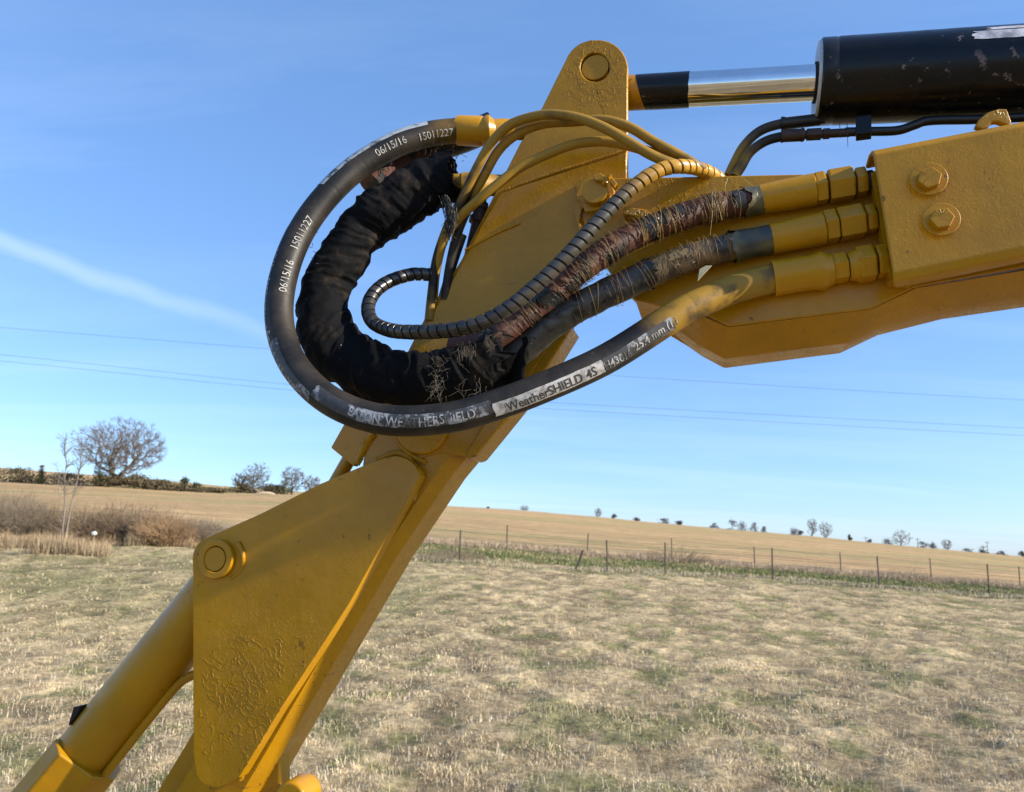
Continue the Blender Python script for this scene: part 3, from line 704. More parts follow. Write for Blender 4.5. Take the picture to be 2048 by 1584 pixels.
bare_tree('bare_tree', P(232, 968, 132), 10.4, 15.6, 'large spreading bare tree standing alone on the left skyline', seed=4, limbs=9, twigs=10500, low=0.10, twig_r=0.016, trunk_r=0.62)
for k, (u, v, Y, H, Wd, lb) in enumerate([
    (510, 990, 150, 5.6, 5.2, 'tall bare tree leftmost of the grove beyond the tan field'),
    (480, 988, 152, 3.6, 3.8, 'low thin bare tree at the left end of the grove'),
    (583, 992, 150, 5.2, 5.0, 'bare tree rising behind the dark cedar in the grove'),
    (622, 994, 150, 3.6, 3.6, 'small bare tree just above the slanting yellow plate edge')]):
    p = P(u, v, Y); p[2] = float(ground_z(p[0], Y)); bare_tree('bare_tree', p, H, Wd, lb, group='bare trees beyond the field', seed=20+k, limbs=7, twigs=2600, low=0.05, twig_r=0.022)
for k, (u, Y, H, Wd, lb) in enumerate([
    (565, 148, 3.4, 3.4, 'dark round cedar in the grove of bare trees'), (360, 134, 2.1, 2.4, 'small brownish cedar right of the big bare tree'),
    (386, 134, 1.7, 1.9, 'smaller green cedar beside the brownish cedar'), (186, 130, 2.7, 2.7, 'green cedar just left of the big bare trunk'), (68, 131, 2.2, 1.8, 'brown leafy cedar far left in the hedgerow')]):
    leafy('cedar_tree', on_ground(u, Y), H, Wd, lb, 'cedar', 'cedars in the hedgerow', 40+k, 700, 0.16, cols=((0.035, 0.05, 0.02), (0.10, 0.085, 0.035)))
for k, (u, Y, H, Wd, lb) in enumerate([
    (20, 133, 2.3, 9, 'dull olive brush at the far left end of the hedgerow'), (118, 132, 1.8, 9, 'low olive brush between the far left brush and the green cedar'),
    (215, 131, 2.1, 7, 'olive brush around the foot of the big bare tree'), (262, 131, 2.2, 6, 'dark brush immediately right of the big trunk'),
    (305, 132, 1.7, 8, 'rounded brush between the big tree and the brownish cedar'), (352, 133, 1.1, 8, 'low brush under the brownish cedar'), (420, 136, 0.8, 7, 'lowest strip of brush before the bare grove'),
    (478, 149, 1.6, 5, 'grey brush at the foot of the bare grove'), (540, 149, 1.7, 6, 'purplish brown brush left of the dark cedar')]):
    leafy('hedgerow_bush', on_ground(u, Y), H, Wd, lb, 'bush', 'brush along the far hedgerow', 60+k, 1700, 0.18, cols=((0.075, 0.07, 0.035), (0.17, 0.125, 0.075)), shape='dome', trunk=False, depth=4)
sp_ = on_ground(526, 142); srn = np.random.default_rng(3); sv = []
for k in range(9):
    for j in range(7): sv.append(sp_+np.array([(k-4)*0.48, (j-3)*0.25, -0.1+0.62*max(0, 1-((k-4)/4.6)**2)*max(0, 1-((j-3)/3.4)**2)*srn.uniform(0.8, 1.1)]))
o = mk('straw_pile', np.array(sv), [(k*7+j, k*7+j+1, k*7+j+8, k*7+j+7) for k in range(8) for j in range(6)], simple('pale_straw', (0.55, 0.42, 0.25), 0.9, bs=0), None, smooth=True); props(o, 'low pale straw heap lying in front of the dark round cedar', 'straw pile')
# pale saplings in the weeds
def sapling(u0, v0, pts, Y, lb, seed):
    rnd = np.random.default_rng(seed); b = on_ground(u0, Y); root = thing('bare_sapling', b, lb, 'sapling', 'pale saplings in the weeds'); segs = []; fine = []
    pr_ = b.copy(); r = 0.030
    for (u, v) in pts:
        p = P(u, v, Y); segs.append((pr_, p, r, r*0.8)); r *= 0.8
        for _ in range(9):
            t = rnd.uniform(0.2, 1); q = pr_*(1-t)+p*t; d = np.array([rnd.normal(0, 0.6), rnd.normal(0, 0.4), rnd.uniform(0.4, 1.2)]); d /= np.linalg.norm(d)
            if v > 990: continue
            L = rnd.uniform(0.2, 0.7); q2 = q+d*L*0.5; q3 = q2+(d+rnd.normal(0, 0.3, 3))*L*0.5; fine += [(q, q2, 0.010, 0.008), (q2, q3, 0.008, 0.004)]
            for _2 in range(3):
                e = d+rnd.normal(0, 0.6, 3); fine.append((q2, q2+e/np.linalg.norm(e)*L*0.35, 0.006, 0.003))
        pr_ = p
    seg_mesh('stem', segs, M['palebark'], root, 5); seg_mesh('crown', fine, M['palebark'], root, 3)
sapling(128, 1075, [(130, 1010), (129, 960), (133, 925), (128, 900), (131, 884)], 26, 'upright pale bare sapling in front of the left weeds', 5)
sapling(134, 1070, [(142, 1010), (152, 970), (160, 935), (163, 905)], 26.2, 'pale bare sapling leaning right in front of the left weeds', 6)
sapling(114, 1000, [(116, 970), (118, 945), (112, 930)], 60, 'thin dark sapling behind the two pale ones', 8)
for k, (u, Y, H, Wd, mt, lb) in enumerate([
    (6, 33, 2.7, 2.4, 'greybrush', 'tall grey brush cut off by the left picture edge'), (40, 31, 2.1, 2.2, 'greybrush', 'grey brown brush second from the left edge'),
    (92, 32, 1.95, 2.2, 'browntwig', 'brown brush behind the pale saplings'), (188, 31, 1.95, 2.6, 'browntwig', 'dark tangled bush with the white blob at its foot'),
    (248, 31.5, 1.95, 2.4, 'browntwig', 'dark tangled bush in the middle of the left thicket'), (300, 31, 1.8, 2.2, 'browntwig', 'purplish bush behind the rust coloured weeds'),
    (335, 30, 1.6, 2.0, 'rustbrush', 'rust coloured bush right of the dark thicket'), (385, 31, 1.4, 2.0, 'greybrush', 'sparse grey bush close to the yellow pin plate'),
    (425, 32, 1.25, 1.6, 'greybrush', 'low pale bush partly hidden by the yellow plate')]):
    brush('bare_bush', u, Y, H*0.86, Wd, lb, M[mt], 80+k, 1300, group='bare bushes at the left field edge', r=0.012)
brush('tangled_bush', 1350, 40.0, 1.15, 3.4, 'tangled bare bush on the far fence between two posts', M['greybrush'], 99, 260, arch=1.2, r=0.011)
brush('weed_clump', 1810, 40.5, 0.85, 2.6, 'low tangle of grey weeds at the far fence on the right', M['greybrush'], 98, 160, arch=1.0, r=0.010)
brush('brush_clump', 905, 30.5, 0.85, 3.0, 'brown weedy clump beside the dark arm at the leftmost near post', M['greybrush'], 97, 360, arch=0.7, r=0.008)
# white blob in the weeds
wb = on_ground(191, 27.0); wbm = simple('white_plastic', (0.75, 0.75, 0.73), 0.5, bs=0)
root = thing('plastic_jug', wb, 'small white plastic jug lying in the left weeds', 'jug')
pj = Path([tuple(wb+np.array([-0.07, 0, 0.50])), tuple(wb+np.array([0.02, 0, 0.51])), tuple(wb+np.array([0.10, 0, 0.50]))], raw=True, ds=0.01)
lathe('jug_body', pj, [(0, 0.03), (0.01, 0.065), (0.09, 0.072), (0.125, 0.05), (0.14, 0.022), (0.16, 0.022)], wbm, root, 16)
seg_mesh('jug_stalk', [(wb, wb+np.array([0, 0, 0.45]), 0.012, 0.01)], M['greybrush'], root, 4)
# skyline trees on the right-hand hill
SK = [  # u, height px, width px, kind, label
 (975, 4, 8, 'b', 'tiny dark bush nearest the arm on the hill skyline'), (1048, 9, 20, 't', 'faint bare shrub on the hill skyline near the arm'), (1196, 15, 16, 't', 'single small bare tree on the skyline above the fallen post'),
 (1229, 7, 14, 'b', 'small dark bush just right of the single skyline tree'), (1273, 8, 16, 'b', 'pale rounded bush on the skyline'), (1327, 8, 26, 'b', 'dark low reddish bush above the tangled fence bush'), (1357, 7, 18, 'b', 'small dark bush paired with the reddish one'),
 (1429, 8, 18, 'b', 'blue grey bush left of the rounded pair'), (1464, 17, 24, 'r', 'rounded grey tree left of a touching pair'), (1484, 16, 24, 'r', 'rounded grey tree right of a touching pair'), (1508, 15, 15, 'r', 'small round grey tree beside the pair'), (1528, 10, 14, 'r', 'smallest round tree right of the pair'),
 (1588, 12, 20, 'r', 'grey rounded tree with a dark bush at its foot'), (1600, 7, 16, 'b', 'dark bush at the foot of the grey rounded tree'), (1624, 32, 20, 't', 'tall thin bare tree, left one of two on the skyline'), (1651, 29, 26, 't', 'tall bushy bare tree, right one of two on the skyline'),
 (1698, 10, 10, 'b', 'small pointed cedar after the two tall bare trees'), (1738, 5, 12, 'b', 'faint low bush on the long bare stretch'), (1771, 9, 22, 'r', 'blue grey tree just left of the big fan shaped one'), (1801, 28, 40, 't', 'big fan shaped bare tree on the right skyline'),
 (1843, 10, 26, 'r', 'blue grey grove right of the fan shaped tree'), (1864, 9, 16, 'r', 'small blue grey tree before the thin one'), (1891, 18, 20, 't', 'thin leaning bare tree on the right skyline'), (1930, 5, 22, 'b', 'very low bushes on the far right skyline'),
 (1962, 14, 20, 'b', 'dark round cedar with a pole behind it'), (1998, 5, 18, 'b', 'low dark bush near the right picture edge'), (2040, 9, 16, 'b', 'dark bush at the right picture edge')]
for k, (u, hp, wp, kd, lb) in enumerate(SK):
    Y = 247.0; b = on_ground(u, Y)-np.array([0, 0, 0.75 if kd != 't' else 0.3]); H = max(hp, 4)/F*Y*1.02+(0.85 if kd != 't' else 0.45); Wd = wp/F*Y
    if kd == 't': bare_tree('skyline_tree', b, H, Wd, lb, group='trees on the skyline', seed=200+k, limbs=6, twigs=1300, low=0.04, twig_r=0.026)
    elif kd == 'r': leafy('skyline_tree', b, H, Wd, lb, 'tree', 'trees on the skyline', 200+k, 560, 0.18, cols=((0.15, 0.14, 0.14), (0.22, 0.20, 0.19)), shape='dome')
    else: leafy('skyline_bush', b, H, Wd, lb, 'bush', 'bushes on the skyline', 200+k, 420, 0.20, cols=((0.06, 0.065, 0.04), (0.12, 0.10, 0.08)), shape='dome', trunk=False)
bt = P(83, 944, 395); bt[2] = float(ground_z(bt[0], 395)); leafy('distant_tree', bt, 3.2, 3.4, 'tiny lone round tree on the far left ridge', 'tree', None, 401, 300, 0.3, cols=((0.13, 0.11, 0.09), (0.18, 0.15, 0.12)), shape='dome')
# ------------------------------------------------------------------ fences
M['post'] = simple('rusty_post', (0.075, 0.055, 0.045), 0.8, scale=5, bs=0); M['wire'] = simple('fence_wire', (0.16, 0.15, 0.14), 0.6, 0.4, bs=0)
def fence(name, Y, posts, Hpx, label, extra=()):
    ps = []
    for (u, v) in posts:
        p = P(u, v, Y); p[2] = float(ground_z(p[0], Y)); ps.append(p)
    root = thing(name, ps[0], label, 'fence', 'wire fences beyond the field')
    tops = []
    for i, p in enumerate(ps):
        tl = RNG.normal(0, 0.02); H = Hpx/F*Y; top = p+np.array([tl*H, RNG.normal(0, 0.02), H]); tops.append(top)
        a = p-np.array([0, 0, 0.25]); w = 0.028
        rings = [[c+np.array([dx, dy, 0]) for (dx, dy) in ((-w, -w*0.3), (0, -w), (w, -w*0.3), (w*0.3, w), (-w*0.3, w))] for c in (a, top)]
        frame_mesh('post', rings, M['post'], root, bevel=0)
    for (u0, v0, u1, v1) in extra:
        rings = [[c+np.array([dx, dy, 0]) for (dx, dy) in ((-.04, -.03), (.04, -.03), (.04, .03), (-.04, .03))] for c in (P(u0, v0, Y-0.4), P(u1, v1, Y-0.4))]
        frame_mesh('leaning_post', rings, M['post'], root, bevel=0)
    A = ps[0]+(ps[0]-ps[1])*3; B = ps[-1]+(ps[-1]-ps[-2])*4; allp = [A]+ps+[B]; H = Hpx/F*Y
    for f in (0.30, 0.52, 0.74, 0.95):
        segs = []
        for p, q in zip(allp[:-1], allp[1:]):
            for k in range(4):
                def pt(t): c = p*(1-t)+q*t+np.array([0, -0.03, H*f-0.10*4*t*(1-t)*0.4]); return c
                segs.append((pt(k/4), pt(k/4+0.25), 0.0045, 0.0045))
        seg_mesh('wire', segs, M['wire'], root, 4)
fence('wire_fence', 30.0, [(919, 1128), (1215, 1150), (1330, 1155), (1545, 1168), (1760, 1182), (1979, 1198)], 61, 'nearer wire fence of six dark steel posts at the field edge', [(1152, 1138, 1166, 1100)])
fence('wire_fence', 40.6, [(1013, 1096), (1174, 1112), (1344, 1123), (1510, 1137), (1682, 1148), (1863, 1162), (2040, 1178)], 43, 'farther wire fence of seven thin posts beyond the green ditch')
M['line'] = simple('power_cable', (0.10, 0.11, 0.13), 0.6, bs=0)
for (lb, pts) in (('highest faint power line crossing the sky', [(-300, 632), (0, 655), (530, 697), (1210, 750), (2048, 800), (2400, 815)]),
                  ('middle faint power line crossing the sky', [(-300, 688), (0, 709), (590, 770), (1120, 806), (2048, 856), (2400, 872)]),
                  ('lowest faint power line crossing the sky', [(-300, 702), (0, 722), (590, 781), (1120, 819), (2048, 871), (2400, 886)])):
    pth = Path([tuple(P(u, v, 90)) for (u, v) in pts], raw=True, ds=2.0)
    o = seg_mesh('power_line', [(pth.C[i], pth.C[i+1], 0.016, 0.016) for i in range(len(pth.C)-1)], M['line'], None, 4); props(o, lb, 'power line', 'power lines')
for k, (u, hp) in enumerate(((1833, 16), (1971, 22), (1730, 8))):
    b = on_ground(u, 248); H = hp/F*248+0.3
    root = thing('utility_pole', b, ['thin utility pole right of the fan shaped tree', 'utility pole behind the dark round cedar', 'tiny utility pole on the bare skyline stretch'][k], 'utility pole', 'utility poles on the skyline')
    seg_mesh('pole', [(b, b+np.array([0, 0, H]), 0.09, 0.07)], M['post'], root, 6)
    seg_mesh('crossarm', [(b+np.array([-0.8, 0, H*0.85]), b+np.array([0.8, 0, H*0.85]), 0.05, 0.05)], M['post'], root, 4)

# ================================================================== THE MACHINE
# ---------- dipper arm (the slanting arm) ----------
PK = Q(1190, 134, 0)
pin_top = Q(1190, 140, 0)
M['paint_lug'] = paint('yellow_paint_wrinkled_round_pin', blisters=[(Q(1195, 150, 0), 0.062, 0.021)], grit=0.12, stain=0.3)
M['paint_gusset'] = paint('yellow_paint_over_peeled_decal', blisters=[(Q(500, 1310, -0.02), 0.075, 0.0), (Q(470, 1440, -0.02), 0.05, 0.0), (Q(600, 1290, -0.02), 0.045, 0)], stain=0.08)
M['paint_arm'] = paint('yellow_paint_scratched', stain=0.55, grit=0.25)
M['weld'] = paint('yellow_paint_on_weld', rough=0.28, grit=0.5, stain=0.2)
arm = thing('digger_stick', Q(800, 1000, 0.04), 'long slanting yellow arm with round pin lug at its top', 'machine arm')
lug = [(1127, 128)]+arc(1190, 142, 63, 158, 95, 7)+[(1200, 79)]+arc(1197, 138, 59, 80, 4, 7)+[(1255, 160), (1255, 372), (1230, 420), (1180, 520), (1130, 652), (1015, 839), (948, 915), (880, 905), (800, 930), (715, 1000), (735, 860), (846, 642), (922, 520), (1039, 288), (1083, 216)]
plate('side_plate', lug, 0.0, 0.014, M['paint_lug'], arm, holes=[(1190, 134, 29.0)], bevel=0.002)
lug2 = [(u, v) for (u, v) in lug]
plate('far_side_plate', lug2, 0.070, 0.084, M['paint_arm'], arm, bevel=0.002)
# pin, with the shade in its clearance coloured in as a near-black ring
disc_at('pivot_pin', 1190, 134, 0.0015, 27.2, 0.080, M['paint'], arm, bevel=0.0012)
annulus('pin_gap_shade', 1190, 134, 0.006, 26, 30, 0.004, M['gap'], arm, bevel=0)
# doubler plate on the middle of the arm, and lower web between side plates
dbl = [(1253, 303), (1253, 372), (1205, 470), (1172, 540), (1120, 655), (1005, 838), (760, 838), (850, 652), (926, 524), (962, 452), (1002, 384)]
plate('doubler_plate', dbl, -0.005, 0.0, M['paint_arm'], arm, bevel=0.0015)
weld('weld_bead', [(1002, 384, -0.003), (1090, 352, -0.003), (1170, 327, -0.003), (1252, 302, -0.003)], 0.0032, M['weld'], arm, 1)
weld('weld_bead', [(930, 500, -0.006), (985, 470, -0.006), (1040, 446, -0.006)], 0.0022, M['weld'], arm, 2)
# body of the arm: bevelled front, right side plate, closed box
EL = [(1146, 640), (1015, 839), (933, 968), (822, 1133), (716, 1312), (581, 1543), (470, 1730)]       # outer right edge
def shift(p, d):   # move a pixel point perpendicular to the arm, towards the left
    return (p[0]-0.86*d, p[1]-0.51*d)
secs = []
for i, p in enumerate(EL):
    wd = 36 if i > 1 else 16
    a = Q(*shift(p, 175), 0.002); b_ = Q(*shift(p, 84 if i > 1 else 40), 0.002); c = Q(*shift(p, wd+26), 0.003); c2 = Q(*shift(p, wd-2), 0.024)
    # side face runs straight back along the machine depth
    d = c2+EN*0.062; e = a+EN*0.084
    secs.append([a, b_, c, c2, d, e])
frame_mesh('arm_box', secs, M['paint_arm'], arm, bevel=0.003)
# dark flap at the end of the reinforcing strip
plate('reinforcing_strip', [(1092, 690), (1146, 652), (1092, 738), (1012, 838), (950, 914), (936, 918), (931, 908), (972, 838), (1030, 762)], -0.004, 0.055, M['paint_arm'], arm, bevel=0.003)
# gusset plate with the lower pin
gus = [(386, 1150)]+arc(430, 1117, 45, 180, 118, 8)+[(520, 1028), (640, 968), (742, 925)]+arc(790, 962, 50, 112, 12, 9)+[(815, 1000), (803, 1020), (700, 1205), (640, 1298), (560, 1420), (478, 1556)]+arc(432, 1533, 42, -50, -160, 8)+[(387, 1510), (386, 1330)]
gus_o = plate('gusset_plate', gus, -0.024, -0.001, M['paint_gusset'], arm, holes=[(429, 1118, 25.5)], bevel=0.0035)
annulus('pin_boss', 429, 1118, -0.033, 25.5, 39, 0.0095, M['paint_clean'], arm, bevel=0.0015)
disc_at('pivot_pin', 429, 1118, -0.0315, 24.0, 0.05, M['paint_clean'], arm, bevel=0.0012)
annulus('pin_gap_shade', 429, 1118, -0.020, 24, 26.5, 0.004, M['gap'], arm, bevel=0)  # near-black ring colours in the shade round the lower pin
weld('weld_bead', [(475, 1085, -0.026), (486, 1110, -0.026), (482, 1140, -0.023), (462, 1158, -0.023)], 0.0038, M['weld'], arm, 3)
weld('weld_bead', [(818, 958, -0.004), (815, 1000, -0.004), (770, 1085, -0.004), (700, 1208, -0.004), (640, 1301, -0.004), (560, 1424, -0.004), (480, 1558, -0.004)], 0.0045, M['weld'], arm, 4)
weld('weld_bead', [(752, 922, -0.001), (790, 906, -0.001), (820, 918, -0.001), (833, 955, -0.001), (826, 1000, -0.001)], 0.0050, M['weld'], arm, 5)
weld('weld_bead', [(745, 866, -0.003), (728, 895, -0.001), (712, 928, -0.001)], 0.0070, M['weld'], arm, 6)
weld('weld_bead', [(790, 862, -0.001), (800, 890, -0.002), (826, 912, -0.002), (850, 925, -0.002)], 0.004, M['weld'], arm, 7)
plate('stub_plate', [(661, 895), (700, 826), (760, 842), (748, 868), (707, 933)], -0.004, 0.010, M['paint'], arm, bevel=0.002)
disc_at('round_boss', 842, 853, -0.009, 56, 0.012, M['paint_arm'], arm, bevel=0.004)
plate('far_link_plate', [(386, 1462), (300, 1605), (270, 1740), (560, 1740), (560, 1480)], 0.03, 0.06, M['paint_clean'], arm, bevel=0.004)
disc_at('lower_boss', 578, 1600, -0.02, 34, 0.05, M['paint'], arm, bevel=0.004)
hp = Path([(700, 915, 0.06), (660, 985, 0.06), (600, 1090, 0.06)]); tube('pipe', hp, 0.011, M['paint'], arm, n=16)

def ridges(name, n, region, w, mat, parent, seed, L=(12, 46), r=0.00042, mask=None):
    rnd = np.random.default_rng(seed); out = []
    while len(out) < n:
        u, v = region(rnd); a = rnd.uniform(0, 6.28); turn = rnd.normal(0, 0.12); pts = []; m_ = rnd.integers(*L)
        for k in range(m_):
            pts.append(Q(u, v, w+0.0001)); a += turn+rnd.normal(0, 0.55); u += 2.6*math.cos(a); v += 2.6*math.sin(a)
            if rnd.uniform() < 0.04: turn = rnd.normal(0, 0.18)
            if mask and not mask(u, v): break
        if len(pts) > 4: out.append(pts)
    return wires(name, out, r, mat, parent, n=5)
GM = lambda u, v: 398 < u < 640 and 1270 < v < 1545 and u < 640-(v-1290)*0.60
ridges('paint_ridges', 85, lambda q: (q.normal(500, 60), q.normal(1400, 75)), -0.0240, M['paint_clean'], arm, 1, mask=GM)
ridges('paint_ridges', 55, lambda q: (q.normal(520, 55), q.normal(1345, 50)), -0.0240, M['paint_clean'], arm, 2, L=(5, 12), r=0.0003, mask=GM)
LM = lambda u, v: 31 < math.hypot(u-1192, v-138) and u < 1248 and v < 215 and math.hypot(u-1192, v-140) < (62 if v < 150 else 80)
ridges('paint_ridges', 70, lambda q: (1192+q.normal(0, 34), 150+q.normal(0, 34)), 0.0, M['paint_clean'], arm, 3, L=(5, 16), r=0.00036, mask=LM)
# ---------- boom (right-hand arm) ----------
M['paint_boomside'] = paint('yellow_paint_gritty_near_pin', blisters=[(Q(1330, 430, 0), 0.075, 0), (Q(1480, 375, 0), 0.05, 0), (Q(1610, 350, 0), 0.03, 0)], stain=0.3, rough=0.3)
M['paint_cover'] = paint('yellow_paint_gritty_cover', grit=0.14, stain=0.08, rough=0.36)
boom = thing('digger_boom', Q(1900, 500, 0.03), 'yellow arm entering at the right with two bolts on its cover plate', 'machine arm')
# side plate with fold line and the slanted underside
top = [(1150, 372), (1168, 356), (1190, 348), (1226, 356), (1480, 350), (1600, 348), (2400, 345)]
bot = [(1165, 440), (1190, 500), (1230, 560), (1269, 600), (1416, 632), (1457, 652), (1742, 617), (1830, 574), (2400, 470)]
plate('side_plate', top+bot[::-1], 0.004-0.018, 0.0, M['paint_boomside'], boom, bevel=0.002)
# underside: folded panel
fold = [(1269, 601), (1416, 633), (1457, 653), (1742, 618), (1830, 575), (2080, 534), (2450, 470)]
low = [(1277, 606), (1402, 693), (1449, 718), (1692, 686), (1772, 648), (1906, 614), (2080, 588), (2450, 520)]
fo = [Q(u, v, -0.012) for (u, v) in [(1269, 601), (1400, 628), (1457, 653), (1640, 630), (1742, 618), (1830, 575), (2080, 534), (2450, 470)]]
lo_ = [Q(u, v, 0.035) for (u, v) in low]
bk = [q+EN*0.06 for q in lo_]; bt_ = [q+EN*0.09 for q in fo]
frame_mesh('bottom_box', [[fo[i], lo_[i], bk[i], bt_[i]] for i in range(len(fo))], M['paint_arm'], boom, bevel=0.003)
plate('far_side_plate', [(1190, 356), (1600, 350), (2400, 300), (2400, 470), (1742, 610), (1457, 650), (1345, 620), (1269, 596), (1165, 440)], 0.095, 0.11, M['paint_arm'], boom, bevel=0.002)
ridges('paint_ridges', 90, lambda q: (q.uniform(1235, 1400), q.uniform(356, 450)), -0.0140, M['paint_clean'], boom, 4, L=(4, 12), r=0.00034, mask=lambda u, v: 1230 < u < 1420 and 354 < v < 460)
# cover: bent sheet, open at its left end
cs = []
TOPE = [(1740, 300), (2000, 250), (2450, 165)]; BOTE = [(1788, 560), (2080, 500), (2450, 422)]
for (t, b_) in zip(TOPE, BOTE):
    wf = -0.070
    A = Q(t[0]-10, t[1]+32, wf+0.040); B = Q(t[0]-4, t[1]+10, wf+0.018); C = Q(t[0]+2, t[1]+1, wf+0.006); Dp = Q(t[0]+7, t[1]+9, wf)
    E = Q(b_[0]-2, b_[1]-14, wf); Fp = Q(b_[0]-1, b_[1]+4, wf+0.004); G = Q(b_[0], b_[1]+14, wf+0.016); H_ = Q(b_[0]+2, b_[1]+18, wf+0.052)
    cs.append([A, B, C, Dp, E, Fp, G, H_])
V = []; Fc = []
for s in cs: V += [tuple(x) for x in s]
for i in range(2):
    for j in range(7): a = i*8+j; Fc.append((a, a+1, a+9, a+8))
cover = mk('cover_plate', V, Fc, M['paint_cover'], boom)
md = cover.modifiers.new('solid', 'SOLIDIFY'); md.thickness = 0.0055; md.offset = 1.0
bm_ = bmesh.new(); bm_.from_mesh(cover.data); bmesh.ops.recalc_face_normals(bm_, faces=bm_.faces)
cen_ = sum((f.normal for f in bm_.faces), Vector())
if cen_.dot(Vector(EN)) < 0: bmesh.ops.reverse_faces(bm_, faces=bm_.faces)
bm_.to_mesh(cover.data); bm_.free()
bv = cover.modifiers.new('bevel', 'BEVEL'); bv.width = 0.0045; bv.segments = 3; bv.limit_method = 'ANGLE'; bv.angle_limit = math.radians(15)
cover.data.polygons.foreach_set('use_smooth', [True]*len(cover.data.polygons)); bv.harden_normals = True
M['boltmark'] = M['paint']
for (u, v, ro) in ((1858, 357, 0.25), (1883, 438, 0.05)):
    wv = -0.0755
    bo = annulus('washer', u, v, wv-0.0030, 14, 35, 0.0032, M['paint_clean'], boom, bevel=0.0009)
    disc_at('bolt_head', u+2, v-3, wv-0.0135, 23, 0.0115, M['paint_clean'], boom, n=6, bevel=0.0012, rot=ro)
    cc_ = Q(u+2, v-3, wv-0.0136)
    for k in range(6 if ro < 0.2 else 3):
        a = math.radians(30+k*(24 if ro < 0.2 else 100)); d_ = ER*math.cos(a)+ZZ*math.sin(a)
        o = seg_mesh('raised_mark', [(cc_+d_*0.0055, cc_+d_*0.0105, 0.0005, 0.0004)], M['paint_clean'], bo, 5)
# unseen rest of the boom, its widening shaped to shade the stick
bx0 = [Q(2380, 150, -0.10), Q(2380, 480, -0.10), Q(2380, 520, 0.16), Q(2380, 170, 0.16)]
mid_ = Q(2380, 330, 0)
def ring_at(dx, dz, hh, w0, w1):
    c = mid_+ER*dx+ZZ*dz; return [c+ZZ*hh+EN*w0, c-ZZ*hh+EN*w0, c-ZZ*hh+EN*w1, c+ZZ*hh+EN*w1]
frame_mesh('unseen_boom_extension', [ring_at(-0.02, -0.02, 0.105, -0.066, 0.12), ring_at(0.5, 0.09, 0.17, -0.066, 0.14), ring_at(1.2, 0.22, 0.26, -0.068, 0.16), ring_at(2.2, 0.34, 0.36, -0.068, 0.18)], M['paint_clean'], boom, bevel=0.01)
# lifting eye
eye = [(1950, 252)]+[(1958, 238), (1975, 224), (1998, 217), (2014, 217), (2024, 244), (2016, 250)]+[(2006, 246), (1994, 242), (1984, 244), (1978, 252), (1966, 258)]
plate('lifting_eye', eye, -0.050, -0.040, M['paint_gritty'], boom, bevel=0.002)
plate('cover_mount', [(1742, 345), (1800, 345), (1830, 560), (1782, 560)], -0.045, -0.012, M['paint_arm'], boom, bevel=0)
# pivot pin, its keeper and grease nipple
disc_at('pivot_pin', 1190, 381, -0.052, 26.5, 0.045, M['paint'], boom, bevel=0.0015)
disc_at('pin_collar', 1190, 386, -0.024, 40, 0.012, M['paint_gritty'], boom, n=8, bevel=0.002)
plate('keeper_plate', [(1184, 350), (1200, 345), (1212, 353), (1206, 362), (1190, 360)], -0.060, -0.045, M['paint'], boom, bevel=0.0015)
gn = Path([(1208, 368, -0.054), (1217, 355, -0.060), (1220, 349, -0.061)], ds=0.001)
lathe('grease_nipple', gn, [(0, 0.0042), (gn.L*0.35, 0.0042), (gn.L*0.42, 0.0026), (gn.L*0.6, 0.0024), (gn.L*0.7, 0.0040), (gn.L*0.95, 0.0036), (gn.L, 0.0018)], M['paint_clean'], boom, 14)
plate('keeper_bracket', [(1165, 406), (1215, 404), (1222, 414), (1170, 424)], -0.040, -0.030, M['paint'], boom, bevel=0.0015)
plate('lock_tab', [(1246, 412), (1290, 418), (1301, 424), (1298, 436), (1288, 437), (1246, 428)], -0.036, -0.014, M['paint_gritty'], boom, bevel=0.002)
plate('lock_tab', [(1222, 352), (1234, 366), (1228, 374), (1218, 362)], -0.058, -0.045, M['paint_clean'], boom, bevel=0.001)
plate('keeper_wing', [(1148, 420), (1160, 392), (1166, 410), (1158, 442), (1170, 470), (1158, 462)], -0.020, -0.014, M['paint'], boom, bevel=0.001)

# ---------- black hydraulic cylinder ----------
m, nt, b = new_mat('glossy_black_paint'); p = geo_pos(nt)
c = mixc(nt, ramp(nt, noise(nt, p, 7.0, 5.0), 0.45, 0.7, 0.0, 0.6), (0.003, 0.004, 0.006), (0.012, 0.007, 0.004))
mk_ = math_(nt, 'MULTIPLY', ramp(nt, noise(nt, p, 60.0, 5.0, 0.65), 0.60, 0.66), ramp(nt, noise(nt, p, 9.0, 2.0), 0.48, 0.56))
c = mixc(nt, math_(nt, 'MULTIPLY', mk_, 0.7), c, (0.24, 0.17, 0.15)); link(nt, c, b.inputs['Base Color'])
link(nt, ramp(nt, noise(nt, p, 30.0, 4.0), 0.3, 0.7, 0.16, 0.36), b.inputs['Roughness']); b.inputs['Specular IOR Level'].default_value = 0.30; bump(nt, noise(nt, p, 60.0, 3.0), b, 0.12, 0.002)
M['blackpaint'] = m
cyl = thing('hydraulic_cylinder', Q(1640, 165, 0.04), 'black hydraulic cylinder with chrome rod pinned to the lug', 'hydraulic cylinder')
ax = Path([(1205, 189, 0.042), (1640, 165, 0.042), (2048, 143, 0.042), (2600, 113, 0.042)], ds=0.01)
def s_at(path, u):
    pj = path.C-CAM; uu = 1024+F*(pj@RT)/(pj@fw); return float(np.interp(u, uu, path.s))
def rad(path, s, px): c = path.at(np.array([s]))[0][0]; return px*float((c-CAM)@fw)/F
sA, sB, sC, sD = s_at(ax, 1255), s_at(ax, 1280), s_at(ax, 1379), s_at(ax, 1632)
rr_ = rad(ax, sC, 34.5); rb = rad(ax, sD, 83)
